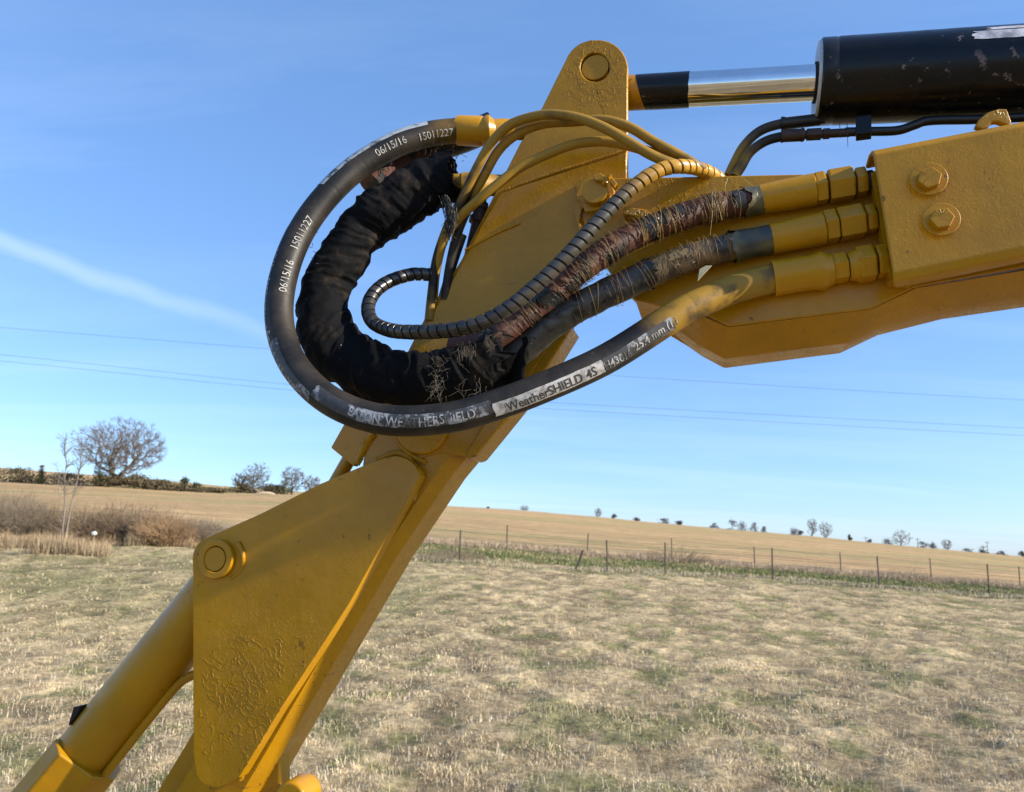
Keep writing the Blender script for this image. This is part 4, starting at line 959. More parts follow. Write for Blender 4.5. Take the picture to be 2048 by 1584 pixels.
lathe('rod_eye', ax, [(0.0, rr_*1.0), (sA, rr_*1.0), (sB+0.022, rr_*1.0)], M['paint_clean'], cyl, 40)
def jag(S, TH): return np.full_like(S, rr_*1.012)
tube('black_rod_end', ax, rr_, M['blackpaint'], cyl, n=48, s0=sB-0.006, s1=sC, rfun=jag, sfun=lambda S, TH: S+np.clip(1-(S-sB+0.006)/0.03, 0, 1)*0.016*(0.5-0.5*np.sin(TH))+np.where(S > sC-0.003, 0.002*(vn(TH*3, 1.0)-0.5), 0))
lathe('chrome_rod', ax, [(sB, rr_*0.985), (sD+0.03, rr_*0.985)], M['chrome'], cyl, 64)
lathe('rod_gland', ax, [(sD+0.001, rr_*1.05), (sD-0.0005, rb*0.93), (sD+0.004, rb*0.95), (sD+0.02, rb*0.95)], M['endface'], cyl, 64)
annul = lathe('rod_seal', ax, [(sD-0.003, rr_*1.10), (sD+0.003, rr_*1.10)], M['gap'], cyl, 48)
lathe('end_ring', ax, [(sD+0.003, rb*0.97), (sD+0.005, rb*1.0), (sD+0.022, rb*1.0), (sD+0.0235, rb*0.985), (sD+0.026, rb*0.985)], M['blackpaint'], cyl, 72)
lathe('barrel', ax, [(sD+0.024, rb*0.985), (sD+0.027, rb*1.0), (ax.L, rb*1.0)], M['blackpaint'], cyl, 72)
# torn decal remains on top of the barrel
def patch(name, path, s0, s1, t0, t1, r, mat, parent, seed=0, ns=60, ntt=14, lift=0.0006, rough=0.25):
    S, TT = np.meshgrid(np.linspace(0, 1, ns), np.linspace(0, 1, ntt), indexing='ij')
    e0 = rough*(fbm(S*9, 1.0, seed=seed)-0.5); e1 = rough*(fbm(S*9, 7.0, seed=seed+1)-0.5); f0 = 0.06*rough*4*(vn(TT*5, 3.0, seed=seed+2)-0.5)
    th = t0+(t1-t0)*(TT*(1+e1-e0)+e0); s = s0+(s1-s0)*(S+f0*(1-S)-f0*S)
    V = path.pos(s, th, np.full_like(s, r+lift)).reshape(-1, 3); i = np.arange(ns-1)[:, None]*ntt; j = np.arange(ntt-1)[None, :]; a = i+j
    Fc = np.stack([a, a+ntt, a+ntt+1, a+1], -1).reshape(-1, 4); uv = np.stack([s, th], -1).reshape(-1, 2)
    return mk(name, V, Fc, mat, parent, uv=uv, smooth=True)
M['decal'] = simple('torn_white_decal', (0.52, 0.52, 0.56), 0.6, var=0.6, scale=55, bs=0.2, col2=(0.20, 0.20, 0.23))
patch('decal_scrap', ax, s_at(ax, 1925), s_at(ax, 2300), 0.78, 1.06, rb, M['decal'], cyl, 3, rough=0.22)
patch('decal_scrap', ax, s_at(ax, 1958), s_at(ax, 2300), 1.09, 1.22, rb, M['decal'], cyl, 5, rough=0.25)
port = Path([(1727, 238, 0.03), (1727, 274, 0.03)], ds=0.003); lathe('port_block', port, [(0, 0.014), (port.L, 0.014)], M['blackpaint'], cyl, 4, rot=math.radians(45), bevel=0.001)
M['tubeblack'] = simple('black_steel_line', (0.010, 0.010, 0.011), 0.4, var=0.3, bs=0.1)
tb = Path([(1690, 264, 0.03), (1740, 263, 0.03), (1795, 261, 0.03), (1830, 250, 0.032), (1865, 241, 0.034), (2000, 237, 0.036), (2400, 214, 0.036)]); tube('steel_line', tb, 0.0062, M['tubeblack'], cyl, n=16)
lh = thing('feed_hose', Q(1500, 300, 0.03), 'lower black hose with rusty crimp under the black cylinder', 'hose', 'hoses under the black cylinder')
h2 = Path([(1470, 352, 0.03), (1482, 335, 0.03), (1500, 305, 0.03), (1530, 283, 0.03), (1566, 273, 0.03), (1610, 270, 0.03)])
M['rub_left'] = rubber('black_hose_half_painted', paint_ranges=[(-0.05, 0.045, 1.0)])
tube('hose_body', h2, 0.0068, M['rub_left'], lh, n=18)
fx = Path([(1562, 272, 0.03), (1700, 265, 0.03)], ds=0.003); L_ = fx.L
lathe('crimp_ferrule', fx, [(0, .0092), (0.001, .0098), (0.004, .0088), (0.026, .0088), (0.028, .0098), (0.031, .0088), (0.031, .006)], M['dullsteel'], lh, 24)
lathe('hex_nut', fx, [(0.034, .0095), (0.053, .0095)], M['dullsteel'], lh, 6, bevel=0.0008); lathe('hex_nut', fx, [(0.0555, .0085), (0.064, .0085)], M['dullsteel'], lh, 6, bevel=0.0006)
lathe('line_end', fx, [(0.030, .006), (L_, .006)], M['dullsteel'], lh, 16)
lh2 = thing('feed_hose', Q(1500, 280, 0.05), 'upper brown and black hose running into the cylinder end', 'hose', 'hoses under the black cylinder')
h3 = Path([(1457, 352, 0.045), (1468, 328, 0.045), (1488, 292, 0.045), (1520, 262, 0.045), (1565, 247, 0.045), (1622, 240, 0.045), (1650, 238, 0.045)])
M['rub_left2'] = rubber('brown_hose_half_painted', paint_ranges=[(-0.05, 0.06, 1.0)], col=(0.035, 0.03, 0.026))
tube('hose_body', h3, 0.0070, M['rub_left2'], lh2, n=18)
fy = Path([(1562, 248, 0.045), (1640, 239, 0.045)], ds=0.003); lathe('crimp_ferrule', fy, [(0, .0098), (0.004, .0100), (0.007, .0085), (fy.L, .0085)], M['tubeblack'], lh2, 24)
wires('tie_wire', [[Q(1679+k*0.4, 246+k*5, 0.02) for k in range(7)], [Q(1694+0.3*k, 246+k*8, 0.02) for k in range(7)]], 0.0006, M['tubeblack'], lh)

# ---------- lower left cylinder ----------
cy2 = thing('boom_cylinder', Q(250, 1350, 0.02), 'fat yellow cylinder slanting down behind the lower pin plate', 'hydraulic cylinder')
a2 = Path([(470, 1140, 0.035), (325, 1325, 0.035), (20, 1690, 0.035), (-120, 1860, 0.035)], ds=0.01)
rc = rad(a2, a2.L*0.4, 57.5)
lathe('barrel', a2, [(0, rc), (a2.L*0.86, rc)], M['paint_clean'], cy2, 64)
# square guard clamped round it
def along(path, s): return path.at(np.array([s]))
s_g = 0.0
uu = 1024+F*((a2.C-CAM)@RT)/((a2.C-CAM)@fw); s_g = float(np.interp(-185, -uu, a2.s))
rg = rc*1.24
def rect_ring(s, k, cut=0.35):
    out = []
    for th, rr in ((-2.9, 1.0), (-1.2, 1.0), (-0.55, 1.05), (0.55, 1.05), (1.25, 1.12), (1.9, 1.12), (2.9, 1.05)):
        out.append(a2.pos(np.array([s+0.012*k*(1-math.cos(th))]), np.array([th]), np.array([rg*rr]))[0])
    return out
g_ = frame_mesh('square_guard', [rect_ring(s_g, 1.0), rect_ring(a2.L*0.99, 0)], M['paint_clean'], cy2, bevel=0.004)
plate('rubber_pad', [(139, 1440), (147, 1414), (162, 1412), (150, 1434), (136, 1452)], 0.0, 0.07, M['gap'], cy2, bevel=0.001)
pp_ = Path([(420, 1342, 0.03), (386, 1350, 0.03), (360, 1366, 0.03), (325, 1405, 0.03), (268, 1476, 0.03), (183, 1584, 0.03), (90, 1700, 0.03)])
tube('steel_line', pp_, 0.0068, M['paint_clean'], cy2, n=18)

# ---------- fittings and big hoses ----------
def fitting(root, pts, w, prof_px, hexes):
    """prof_px: (u, radius px) of the round ferrule; hexes: (u0, u1, radius px)"""
    pa = Path([(u, v, w) for (u, v) in pts], ds=0.003)
    lathe('ferrule', pa, [(s_at(pa, u), rad(pa, s_at(pa, u), r)) for (u, r) in prof_px], M['paint_fit'], root, 48)
    for (a, b_, r) in hexes:
        lathe('hex_nut', pa, [(s_at(pa, a), rad(pa, s_at(pa, a), r)*0.93), (s_at(pa, a)+0.002, rad(pa, s_at(pa, a), r)), (s_at(pa, b_)-0.002, rad(pa, s_at(pa, b_), r)), (s_at(pa, b_), rad(pa, s_at(pa, b_), r)*0.93)], M['paint_fit'], root, 6, rot=0.35, bevel=0.0009)
    lathe('stem', pa, [(s_at(pa, prof_px[-1][0])-0.004, rad(pa, pa.L*0.5, 20)), (pa.L, rad(pa, pa.L*0.5, 20))], M['dullsteel'], root, 24)
    return pa
WF = -0.030
# large black hose
big = thing('hydraulic_hose', Q(1214, 717, -0.12), 'big black hose with printed white band looping round the other hoses', 'hose')
HP = [(945, 260, 0.0), (922, 261, -0.002), (860, 268, -0.02), (790, 290, -0.045), (715, 335, -0.07), (658, 387, -0.09), (612, 447, -0.105), (580, 512, -0.12), (561, 585, -0.135), (560, 650, -0.145), (578, 712, -0.155), (616, 765, -0.165), (670, 807, -0.17), (740, 834, -0.17), (820, 842, -0.165), (915, 832, -0.155), (1000, 807, -0.145), (1086, 775, -0.135), (1214, 717, -0.11), (1351, 631, -0.08), (1422, 596, -0.06), (1480, 574, -0.045), (1546, 557, -0.033), (1575, 553, WF)]
hb = Path(HP); RB = 0.0190
def s_uv(path, u, v):
    pj = path.C-CAM; x = 1024+F*(pj@RT)/(pj@fw); y = 792-F*(pj@UP)/(pj@fw); return float(path.s[np.argmin((x-u)**2+(y-v)**2)])
sEnd = s_uv(hb, 1351, 631)
M['rub_big'] = rubber('black_hose_cover', paint_ranges=[(s_uv(hb, 1300, 665), hb.L+0.1, 0.9), (-0.05, 0.07, 0.35)], dust=0.3, wrap=5.0)
tube('hose_body', hb, RB, M['rub_big'], big, n=40)
def worn(name, base, worn_, k0, k1, sc=38.0):
    m, nt, b = new_mat(name); p = geo_pos(nt)
    f = ramp(nt, noise(nt, p, sc, 7.0, 0.68), k0, k1)
    c = mixc(nt, f, base, worn_); c = mixc(nt, ramp(nt, noise(nt, p, 150.0, 4.0), 0.45, 0.75, 0.0, 0.45), c, (0.10, 0.09, 0.08))
    link(nt, c, b.inputs['Base Color']); b.inputs['Roughness'].default_value = 0.5; bump(nt, noise(nt, p, 300.0, 3.0), b, 0.3, 0.0005); return m
M['band_light'] = worn('silver_print_band', (0.50, 0.48, 0.46), (0.24, 0.225, 0.21), 0.50, 0.62)
M['band_dark'] = worn('worn_grey_print_band', (0.035, 0.036, 0.038), (0.27, 0.28, 0.30), 0.50, 0.58)
M['band_edge'] = worn('blue_grey_print_band', (0.30, 0.34, 0.37), (0.06, 0.065, 0.07), 0.50, 0.58)
def band(s0, s1, t0, t1, mat, seed): return patch('print_band', hb, s0, s1, t0, t1, RB, mat, big, seed, ns=int((s1-s0)/0.003)+4, ntt=10, lift=0.00035, rough=0.06)
sN = s_uv(hb, 985, 812); sT = s_uv(hb, 1195, 727); sE2 = s_uv(hb, 1335, 642)
band(sN, sT, -0.78, 0.12, M['band_light'], 11)
band(s_uv(hb, 640, 790), sN-0.001, -0.45, 0.42, M['band_dark'], 12)
band(sT+0.001, sE2, -0.78, 0.10, M['band_dark'], 13)
band(s_uv(hb, 860, 268), s_uv(hb, 655, 390), -1.75, -0.80, M['band_edge'], 14)
band(s_uv(hb, 560, 690), s_uv(hb, 640, 790)-0.001, -1.25, -0.35, M['band_dark'], 15)
band(s_uv(hb, 600, 470), s_uv(hb, 560, 690)-0.001, -1.75, -1.05, M['rub_big'], 15)
SZ = 0.0162
M['fadedprint'] = worn('faded_white_print', (0.38, 0.38, 0.38), (0.08, 0.08, 0.08), 0.50, 0.56, 60.0)
text_on_tube('printed_lettering', hb, s_uv(hb, 1010, 806), -0.36, RB, 'WeatherSHIELD', SZ, M['blackprint'], big, lift=0.0008, stretch=0.86)
text_on_tube('printed_lettering', hb, s_uv(hb, 1163, 743), -0.36, RB, '4S', SZ, M['blackprint'], big, lift=0.0008, stretch=0.9)
text_on_tube('printed_lettering', hb, s_uv(hb, 1199, 726), -0.36, RB, 'H43016', SZ*0.85, M['fadedprint'], big, lift=0.0008, jit=0.5, stretch=0.86)
text_on_tube('printed_lettering', hb, s_uv(hb, 1258, 692), -0.30, RB, '25.4 mm (1 i', SZ*0.88, M['whiteprint'], big, lift=0.0008, stretch=0.9)
text_on_tube('printed_lettering', hb, s_uv(hb, 708, 824), 0.02, RB, 'EATON', SZ*0.95, M['fadedprint'], big, lift=0.0008, bold=0.03, jit=0.2, stretch=0.8)
text_on_tube('printed_lettering', hb, s_uv(hb, 782, 841), -0.05, RB, 'WEATHERSHIELD', SZ*0.98, M['fadedprint'], big, lift=0.0008, jit=0.2, stretch=0.86)
text_on_tube('printed_lettering', hb, s_uv(hb, 545, 505)-0.002, -1.22, RB, '1 (1.00 in) DN25  350 bar (5070 psi)', 0.0105, M['whiteprint'], big, lift=0.0007)
text_on_tube('printed_lettering', hb, s_uv(hb, 552, 672), -1.02, RB, 'Exceeds SAE 100R12', 0.0125, M['whiteprint'], big, lift=0.0007)
text_on_tube('date_print', hb, s_uv(hb, 580, 598), 0.12, RB, '06/15/16', 0.0150, M['whiteprint'], big, reverse=True, lift=0.0008, bold=0.0)
text_on_tube('date_print', hb, s_uv(hb, 592, 512), 0.02, RB, '15011227', 0.0150, M['whiteprint'], big, reverse=True, lift=0.0008, bold=0.0)
text_on_tube('date_print', hb, s_uv(hb, 745, 315), -0.12, RB, '06/15/16', 0.0150, M['whiteprint'], big, reverse=True, lift=0.0008, bold=0.0)
text_on_tube('date_print', hb, s_uv(hb, 831, 276), 0.05, RB, '15011227', 0.0150, M['whiteprint'], big, reverse=True, lift=0.0008, bold=0.0)
fb = fitting(big, [(1546, 557), (1642, 542), (1780, 520)], WF, [(1541, 33), (1543, 37), (1556, 35.5), (1622, 35), (1632, 37), (1640, 39), (1648, 38), (1656, 33), (1664, 31), (1665, 24)], [(1663, 1694, 31), (1713, 1748, 38), (1752, 1774, 35)])
lathe('swivel_shoulder', fb, [(s_at(fb, 1696), rad(fb, 0.1, 26)), (s_at(fb, 1700), rad(fb, 0.1, 29)), (s_at(fb, 1710), rad(fb, 0.1, 32)), (s_at(fb, 1722), rad(fb, 0.1, 35))], M['paint_fit'], big, 36)
tl = Path([(916, 261, 0.0), (985, 262, 0.0), (1060, 250, 0.03), (1120, 262, 0.06)], ds=0.003)
k_ = rad(tl, 0.04, 1.0)
lathe('ferrule', tl, [(0, 28*k_), (0.001, 29.5*k_), (0.040, 29.5*k_), (0.043, 27.5*k_), (0.046, 29*k_), (0.049, 31*k_), (0.053, 31*k_), (0.056, 27*k_), (0.060, 22*k_)], M['paint_fit'], big, 48)
lathe('pipe_elbow', tl, [(0.055, 23*k_), (0.075, 21*k_), (tl.L, 20*k_)], M['paint'], big, 28)

# wrapped hoses
def knots_noise(S, TH, seed, sc=14): return fbm(S*sc, TH*0.9, seed=seed, o=4)
brn = thing('braid_hose', Q(1290, 465, -0.06), 'frayed hose showing rusty brown wire braid and loose strands', 'hose')
BP = [(905, 700, -0.07), (960, 692, -0.075), (1000, 668, -0.08), (1045, 633, -0.08), (1100, 590, -0.08), (1160, 540, -0.078), (1230, 492, -0.07), (1300, 458, -0.06), (1380, 428, -0.05), (1450, 411, -0.040), (1520, 400, WF), (1545, 394, WF)]
hbr = Path(BP, ds=0.002)
def rbr(S, TH): return 0.0172+0.0014*(knots_noise(S, TH, 3, 50)-0.5)+0.0008*vn(S*260+0.5*TH, 2.0, seed=29)+0.0035*np.clip(fbm(S*28, TH*0.3, seed=8)-0.5, 0, 1)
tube('hose_body', hbr, 0.016, M['braid'], brn, n=32, rfun=rbr, ds=0.0015)
def turns(path, r, n, s0, s1, seed, tilt=0.006, slack=0.004):
    rnd = np.random.default_rng(seed); out = []
    cl = rnd.uniform(s0, s1, 9)
    for k in range(n):
        c = cl[rnd.integers(9)]+rnd.normal(0, 0.010); c = min(max(c, s0), s1)
        ph = np.linspace(0, 2*math.pi*rnd.uniform(0.5, 1.15), 22)+rnd.uniform(0, 6.28); tl_ = rnd.normal(0, tilt); dr = rnd.uniform(0, slack)
        out.append(path.pos(c+tl_*np.sin(ph)+0.0025*ph/6.28, ph, r+0.0010+dr*np.sin(np.linspace(0, math.pi, 22))*(rnd.uniform() < 0.7)))
    return out
M['strand'] = simple('rusty_loose_wire', (0.17, 0.085, 0.045), 0.5, 0.2, var=0.4, scale=25, bs=0, col2=(0.30, 0.20, 0.08))
M['strand_y'] = simple('paint_coated_wire', (0.42, 0.27, 0.08), 0.45, 0.1, var=0.4, scale=25, bs=0)
wires('loose_strands', turns(hbr, 0.0185, 120, 0.07, hbr.L*0.86, 1, 0.0028, 0.003), 0.00032, M['strand'], brn)
wires('loose_strands', turns(hbr, 0.0185, 34, hbr.L*0.60, hbr.L*0.93, 2, 0.0045, 0.007), 0.00036, M['strand_y'], brn)
lp = []
for (a, b_, c, d) in (((1455, 400), (1428, 378), (1418, 372), (1440, 368)), ((1420, 470), (1425, 420), (1424, 392), (1427, 378)), ((1505, 372), (1480, 352), (1462, 346), (1456, 355)), ((1456, 355), (1450, 380), (1470, 400), (1476, 415)), ((1444, 440), (1436, 410), (1430, 395), (1432, 380)), ((1100, 540), (1085, 590), (1092, 640), (1082, 660)), ((1130, 560), (1118, 600), (1108, 640), (1100, 655))):
    lp.append(Path([(*a, -0.062), (*b_, -0.070), (*c, -0.072), (*d, -0.068)], ds=0.004).C)
wires('loose_strands', lp, 0.00045, M['strand_y'], brn)
fitting(brn, [(1518, 400), (1650, 376), (1745, 360)], WF, [(1519, 27), (1521, 29), (1560, 31), (1600, 32), (1628, 33), (1631, 28)], [(1629, 1652, 34.5), (1656, 1706, 35.5), (1710, 1732, 30)])
M['tape'] = simple('dirty_black_tape', (0.035, 0.04, 0.036), 0.45, var=0.5, scale=40, bs=0.4, col2=(0.11, 0.09, 0.035))
def cuff(root, path, s0, s1, r, seed, mat=None, name='torn_cuff'):
    S_ = lambda S, TH: S+np.where(S < (s0+s1)/2, 1, 0)*0.010*(fbm(TH*1.9, 2.0, seed=seed)-0.5)*2*np.clip((s1-S)/(s1-s0), 0, 1)
    return tube(name, path, r, mat or M['tape'], root, n=36, s0=s0, s1=s1, rfun=lambda S, TH: r+0.002*fbm(S*80, TH*2, seed=seed)+0.004*np.clip(1-(S-s0)/0.008, 0, 1)*fbm(TH*3, 1.0, seed=seed+1), sfun=S_, caps=False, ds=0.0015)
cuff(brn, hbr, s_uv(hbr, 1490, 402), s_uv(hbr, 1524, 398), 0.0182, 5)
# second hose below it, in black tape
tap = thing('taped_hose', Q(1200, 595, -0.05), 'hose in torn black tape below the rusty braided one', 'hose')
TP = [(985, 745, -0.06), (1030, 712, -0.062), (1080, 668, -0.062), (1140, 625, -0.06), (1210, 588, -0.056), (1290, 552, -0.05), (1370, 518, -0.045), (1450, 497, -0.038), (1541, 479, WF), (1565, 474, WF)]
ht = Path(TP, ds=0.002)
sTp = s_uv(ht, 1300, 548)
def rtp(S, TH): return 0.0182+0.0030*(knots_noise(S, TH, 13, 30)-0.45)+0.0016*(vn(S*90+TH*0.8, 1.0, seed=19)-0.3)
M['tape2'] = simple('black_cloth_tape', (0.010, 0.011, 0.012), 0.42, var=0.5, scale=9, bs=0.5, bd=0.003, col2=(0.026, 0.024, 0.02), bscale=55)
M['bare'] = simple('brown_grey_bare_hose', (0.10, 0.07, 0.05), 0.6, var=0.4, scale=30, bs=0.5, col2=(0.26, 0.17, 0.06))
tube('hose_body', ht, 0.016, M['bare'], tap, n=32, rfun=lambda S, TH: 0.0170+0.0004*np.abs(np.sin(S*500+0.8*TH))+0.001*knots_noise(S, TH, 4, 50), ds=0.0015)
tube('tape_wrap', ht, 0.0168, M['tape2'], tap, n=40, s0=0, s1=sTp, rfun=lambda S, TH: rtp(S, TH)+0.0008+0.004*np.clip(1-(sTp-S)/0.008, 0, 1)*fbm(TH*2.5, 5.0, seed=31), sfun=lambda S, TH: S+np.clip((S-sTp+0.03)/0.03, 0, 1)*0.028*(fbm(TH*1.6, 9.0, seed=33)-0.5)*2, caps=False, ds=0.0015)
cuff(tap, ht, s_uv(ht, 1462, 496), s_uv(ht, 1545, 479), 0.0186, 17)
wires('loose_strands', turns(ht, 0.0178, 24, s_uv(ht, 1320, 540), s_uv(ht, 1450, 498), 4, 0.006, 0.004), 0.0004, M['strand'], tap)
fitting(tap, [(1541, 479), (1650, 456), (1752, 436)], WF, [(1541, 28), (1543, 31), (1590, 32.5), (1646, 34), (1649, 28)], [(1648, 1674, 35.5), (1676, 1727, 36), (1730, 1750, 30.5)])
M['flap'] = simple('curled_paint_flake', (0.60, 0.50, 0.27), 0.5, var=0.2, bs=0.2)
fl = [(1395, 562), (1399, 538), (1412, 531), (1424, 531), (1410, 546)]
plate('paint_flake', fl, -0.075, -0.0735, M['flap'], tap, bevel=0.0003)

prn = np.random.default_rng(21)
for k in range(11):
    s_ = prn.uniform(0.05, ht.L*0.80); t_ = prn.uniform(-1.3, 1.1); patch('torn_wrap', ht, s_, s_+prn.uniform(0.012, 0.035), t_, t_+prn.uniform(0.4, 1.1), 0.0178+prn.uniform(0.001, 0.0035), M['tape2'] if k % 3 else M['bare'], tap, 300+k*3, ns=26, ntt=12, rough=0.9)
for k in range(9):
    s_ = prn.uniform(0.08, hbr.L*0.90); t_ = prn.uniform(-1.4, 1.0); patch('torn_rubber', hbr, s_, s_+prn.uniform(0.008, 0.026), t_, t_+prn.uniform(0.5, 1.3), 0.0176+prn.uniform(0.0008, 0.0020), M['tape2'], brn, 400+k*3, ns=24, ntt=12, rough=0.9)
wires('loose_strands', turns(ht, 0.0192, 40, 0.04, ht.L*0.85, 14, 0.004, 0.005), 0.0003, M['strand'], tap)
# black woven sleeve
slv = thing('hose_sleeve', Q(660, 600, -0.06), 'fat wrinkled black fabric sleeve with torn ragged ends', 'hose sleeve')
SP = [(918, 352, -0.02), (890, 358, -0.025), (835, 384, -0.035), (775, 420, -0.045), (722, 464, -0.055), (686, 520, -0.065), (658, 572, -0.07), (648, 625, -0.075), (664, 682, -0.08), (712, 728, -0.082), (780, 752, -0.080), (850, 758, -0.075), (920, 748, -0.07), (985, 726, -0.068), (1035, 708, -0.062)]
hs_ = Path(SP, ds=0.003)
kk_ = np.array([0, .06, .13, .2, .28, .36, .44, .52, .6, .68, .78, .88, .95, 1.0]); kr = np.array([54, 52, 57, 53, 45, 49, 50, 56, 58, 56, 53, 56, 56, 46])
def rsl(S, TH):
    c = hs_.at(S)[0]; px = np.interp(S/hs_.L, kk_, kr)*((c-CAM)@fw)/F
    a_ = np.sin(TH); b_ = np.cos(TH)
    f1 = fbm(S*36+0.5*a_, 0.55*a_+3, 0.55*b_, seed=41, o=2); f2 = fbm(S*80+1.2*a_, 0.9*a_, 0.9*b_+4, seed=44, o=2)
    pl = (1-np.abs(2*f1-1)*2.2)                                   # sharp-topped pleats across the hose
    d = 0.0050*np.clip(pl, -0.6, 1)+0.0022*(1-np.abs(2*f2-1)*3)*np.clip(fbm(S*12, a_, b_, seed=45)*2-0.5, 0, 1)+0.0090*(fbm(S*13, 1.2*a_, 1.2*b_, seed=47, o=2)-0.5)+0.0014*(fbm(S*150, 5*a_, 5*b_, seed=49)-0.5)-0.002
    e = np.clip(1-(S-0)/0.012, 0, 1)
    return px+d+e*0.018*(fbm(TH*2.3, 1.0, seed=51)-0.5)
def ssl(S, TH):
    e0 = np.clip(1-S/0.05, 0, 1); e1 = np.clip(1-(hs_.L-S)/0.05, 0, 1)
    return S+e0*0.040*(fbm(TH*3.0, 8.0, seed=53)-0.35)-e1*0.045*(fbm(TH*2.6, 3.0, seed=57)-0.2)
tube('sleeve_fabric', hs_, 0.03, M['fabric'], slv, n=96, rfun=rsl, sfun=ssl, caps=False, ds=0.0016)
tube('inner_hose', hs_, 0.02, M['braid'], slv, n=28, s0=0.02, s1=hs_.L-0.02, rfun=lambda S, TH: 0.021+0.001*np.sin(S*400+TH), ds=0.003)
# ragged rag flap hanging under the sleeve end, right
rag = []
rn = np.random.default_rng(5)
nu, nv = 40, 26
S_, T_ = np.meshgrid(np.linspace(0, 1, nu), np.linspace(0, 1, nv), indexing='ij')
lft = lambda t: (905+60*t, 720+88*t); rgt = lambda t: (1058-14*t, 672+112*t)
V = []
for i in range(nu):
    for j in range(nv):
        s = S_[i, j]; t = T_[i, j]*(1+0.08*(vn(s*9, 1.0, seed=3)-0.5)); l = lft(t); r = rgt(t); u = l[0]*(1-s)+r[0]*s+(6*(vn(t*8, 2.0)-0.5) if s > 0.9 else 0); v = l[1]*(1-s)+r[1]*s
        w = -0.078-0.016*math.sin(s*7+t*2.2)+0.016*(float(fbm(s*5, t*3, seed=9))-0.5)+0.02*t
        V.append(Q(u, v, w))
i = np.arange(nu-1)[:, None]*nv; j = np.arange(nv-1)[None, :]; a = i+j
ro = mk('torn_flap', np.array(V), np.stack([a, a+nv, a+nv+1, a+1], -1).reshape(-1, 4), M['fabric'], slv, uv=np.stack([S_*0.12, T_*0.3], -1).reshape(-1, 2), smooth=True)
md = ro.modifiers.new('solid', 'SOLIDIFY'); md.thickness = 0.0012
# fuzz at the tears
M['fray'] = simple('frayed_grey_thread', (0.20, 0.165, 0.12), 0.8, var=0.5, scale=60, bs=0)
M['frayblack'] = simple('frayed_black_thread', (0.010, 0.010, 0.010), 0.8, var=0.3, bs=0)
def fray(u, v, w, n, spread, L, dirs=(0, -1), curl=0.5, seed=0):
    rnd = np.random.default_rng(seed); out = []
    for _ in range(n):
        p = Q(u+rnd.normal(0, spread[0]), v+rnd.normal(0, spread[1]), w+rnd.normal(0, 0.003)); d = ER*(dirs[0]+rnd.normal(0, curl))+ZZ*(dirs[1]+rnd.normal(0, curl))-EN*rnd.uniform(0, 0.6); d /= np.linalg.norm(d)
        pts = [p]; l = L*rnd.uniform(0.4, 1.3)
        for k in range(7):
            d = d+rnd.normal(0, 0.28, 3)*curl*1.6; d /= np.linalg.norm(d); p = p+d*l/7; pts.append(p)
        out.append(pts)
    return out
wires('frayed_threads', fray(878, 762, -0.125, 40, (10, 16), 0.018, (-0.2, -0.5), 0.55, 1)+fray(885, 730, -0.12, 18, (18, 8), 0.022, (0.3, 0.1), 0.9, 2)+fray(980, 672, -0.12, 40, (8, 16), 0.010, (-0.2, -0.8), 0.7, 3)+fray(930, 700, -0.122, 46, (11, 9), 0.012, (0.2, -1), 0.25, 4)+fray(940, 770, -0.115, 16, (25, 18), 0.03, (0.2, -0.8), 0.6, 6), 0.00017, M['fray'], slv)
tail = []
for k in range(90):
    rnd = np.random.default_rng(900+k); u0 = 888+rnd.normal(0, 5); pts = []
    n_ = rnd.integers(5, 12); st = rnd.uniform(0, 0.5)
    for q in range(n_):
        t = st+q/12; pts.append(Q(u0+9*math.sin(t*2.6)+rnd.normal(0, 1.2)+t*6+(rnd.normal(0, 5) if q == n_-1 else 0), 388+t*80, -0.055+rnd.normal(0, 0.001)))
    tail.append(pts)
wires('hanging_threads', tail[:64], 0.0007, M['frayblack'], slv); wires('hanging_threads', tail[64:], 0.0005, M['fray'], slv)
wires('frayed_threads', fray(860, 305, -0.03, 20, (30, 8), 0.012, (0.4, 1), 0.5, 12)+fray(770, 330, -0.04, 20, (14, 8), 0.012, (-0.4, 0.9), 0.6, 13)+fray(905, 325, -0.03, 18, (12, 10), 0.008, (0.3, 1), 0.6, 14)+fray(640, 510, -0.07, 8, (10, 20), 0.006, (-1, 0.5), 0.5, 15), 0.0005, M['frayblack'], slv)
# bare braid piece seen between the loop hose and the sleeve
bp = thing('braid_hose_end', Q(860, 300, 0.03), 'short red brown braid stretch right under the top of the big hose loop', 'hose')
pb = Path([(985, 252, 0.04), (930, 275, 0.03), (880, 292, 0.02), (830, 305, 0.01), (780, 330, -0.005), (740, 368, -0.03)], ds=0.002)
tube('hose_body', pb, 0.0205, M['braid'], bp, n=28, rfun=lambda S, TH: 0.0205+0.0012*np.abs(np.sin(S*430+0.5*TH)), ds=0.002)
tube('rubber_remains', pb, 0.022, M['tape2'], bp, n=28, s0=0, s1=s_uv(pb, 872, 295), rfun=lambda S, TH: 0.0218+0.001*fbm(S*80, TH, seed=3), sfun=lambda S, TH: S+np.clip((S-0.04)/0.03, 0, 1)*0.02*(fbm(TH*2, 9, seed=63)-0.5), caps=False, ds=0.002)
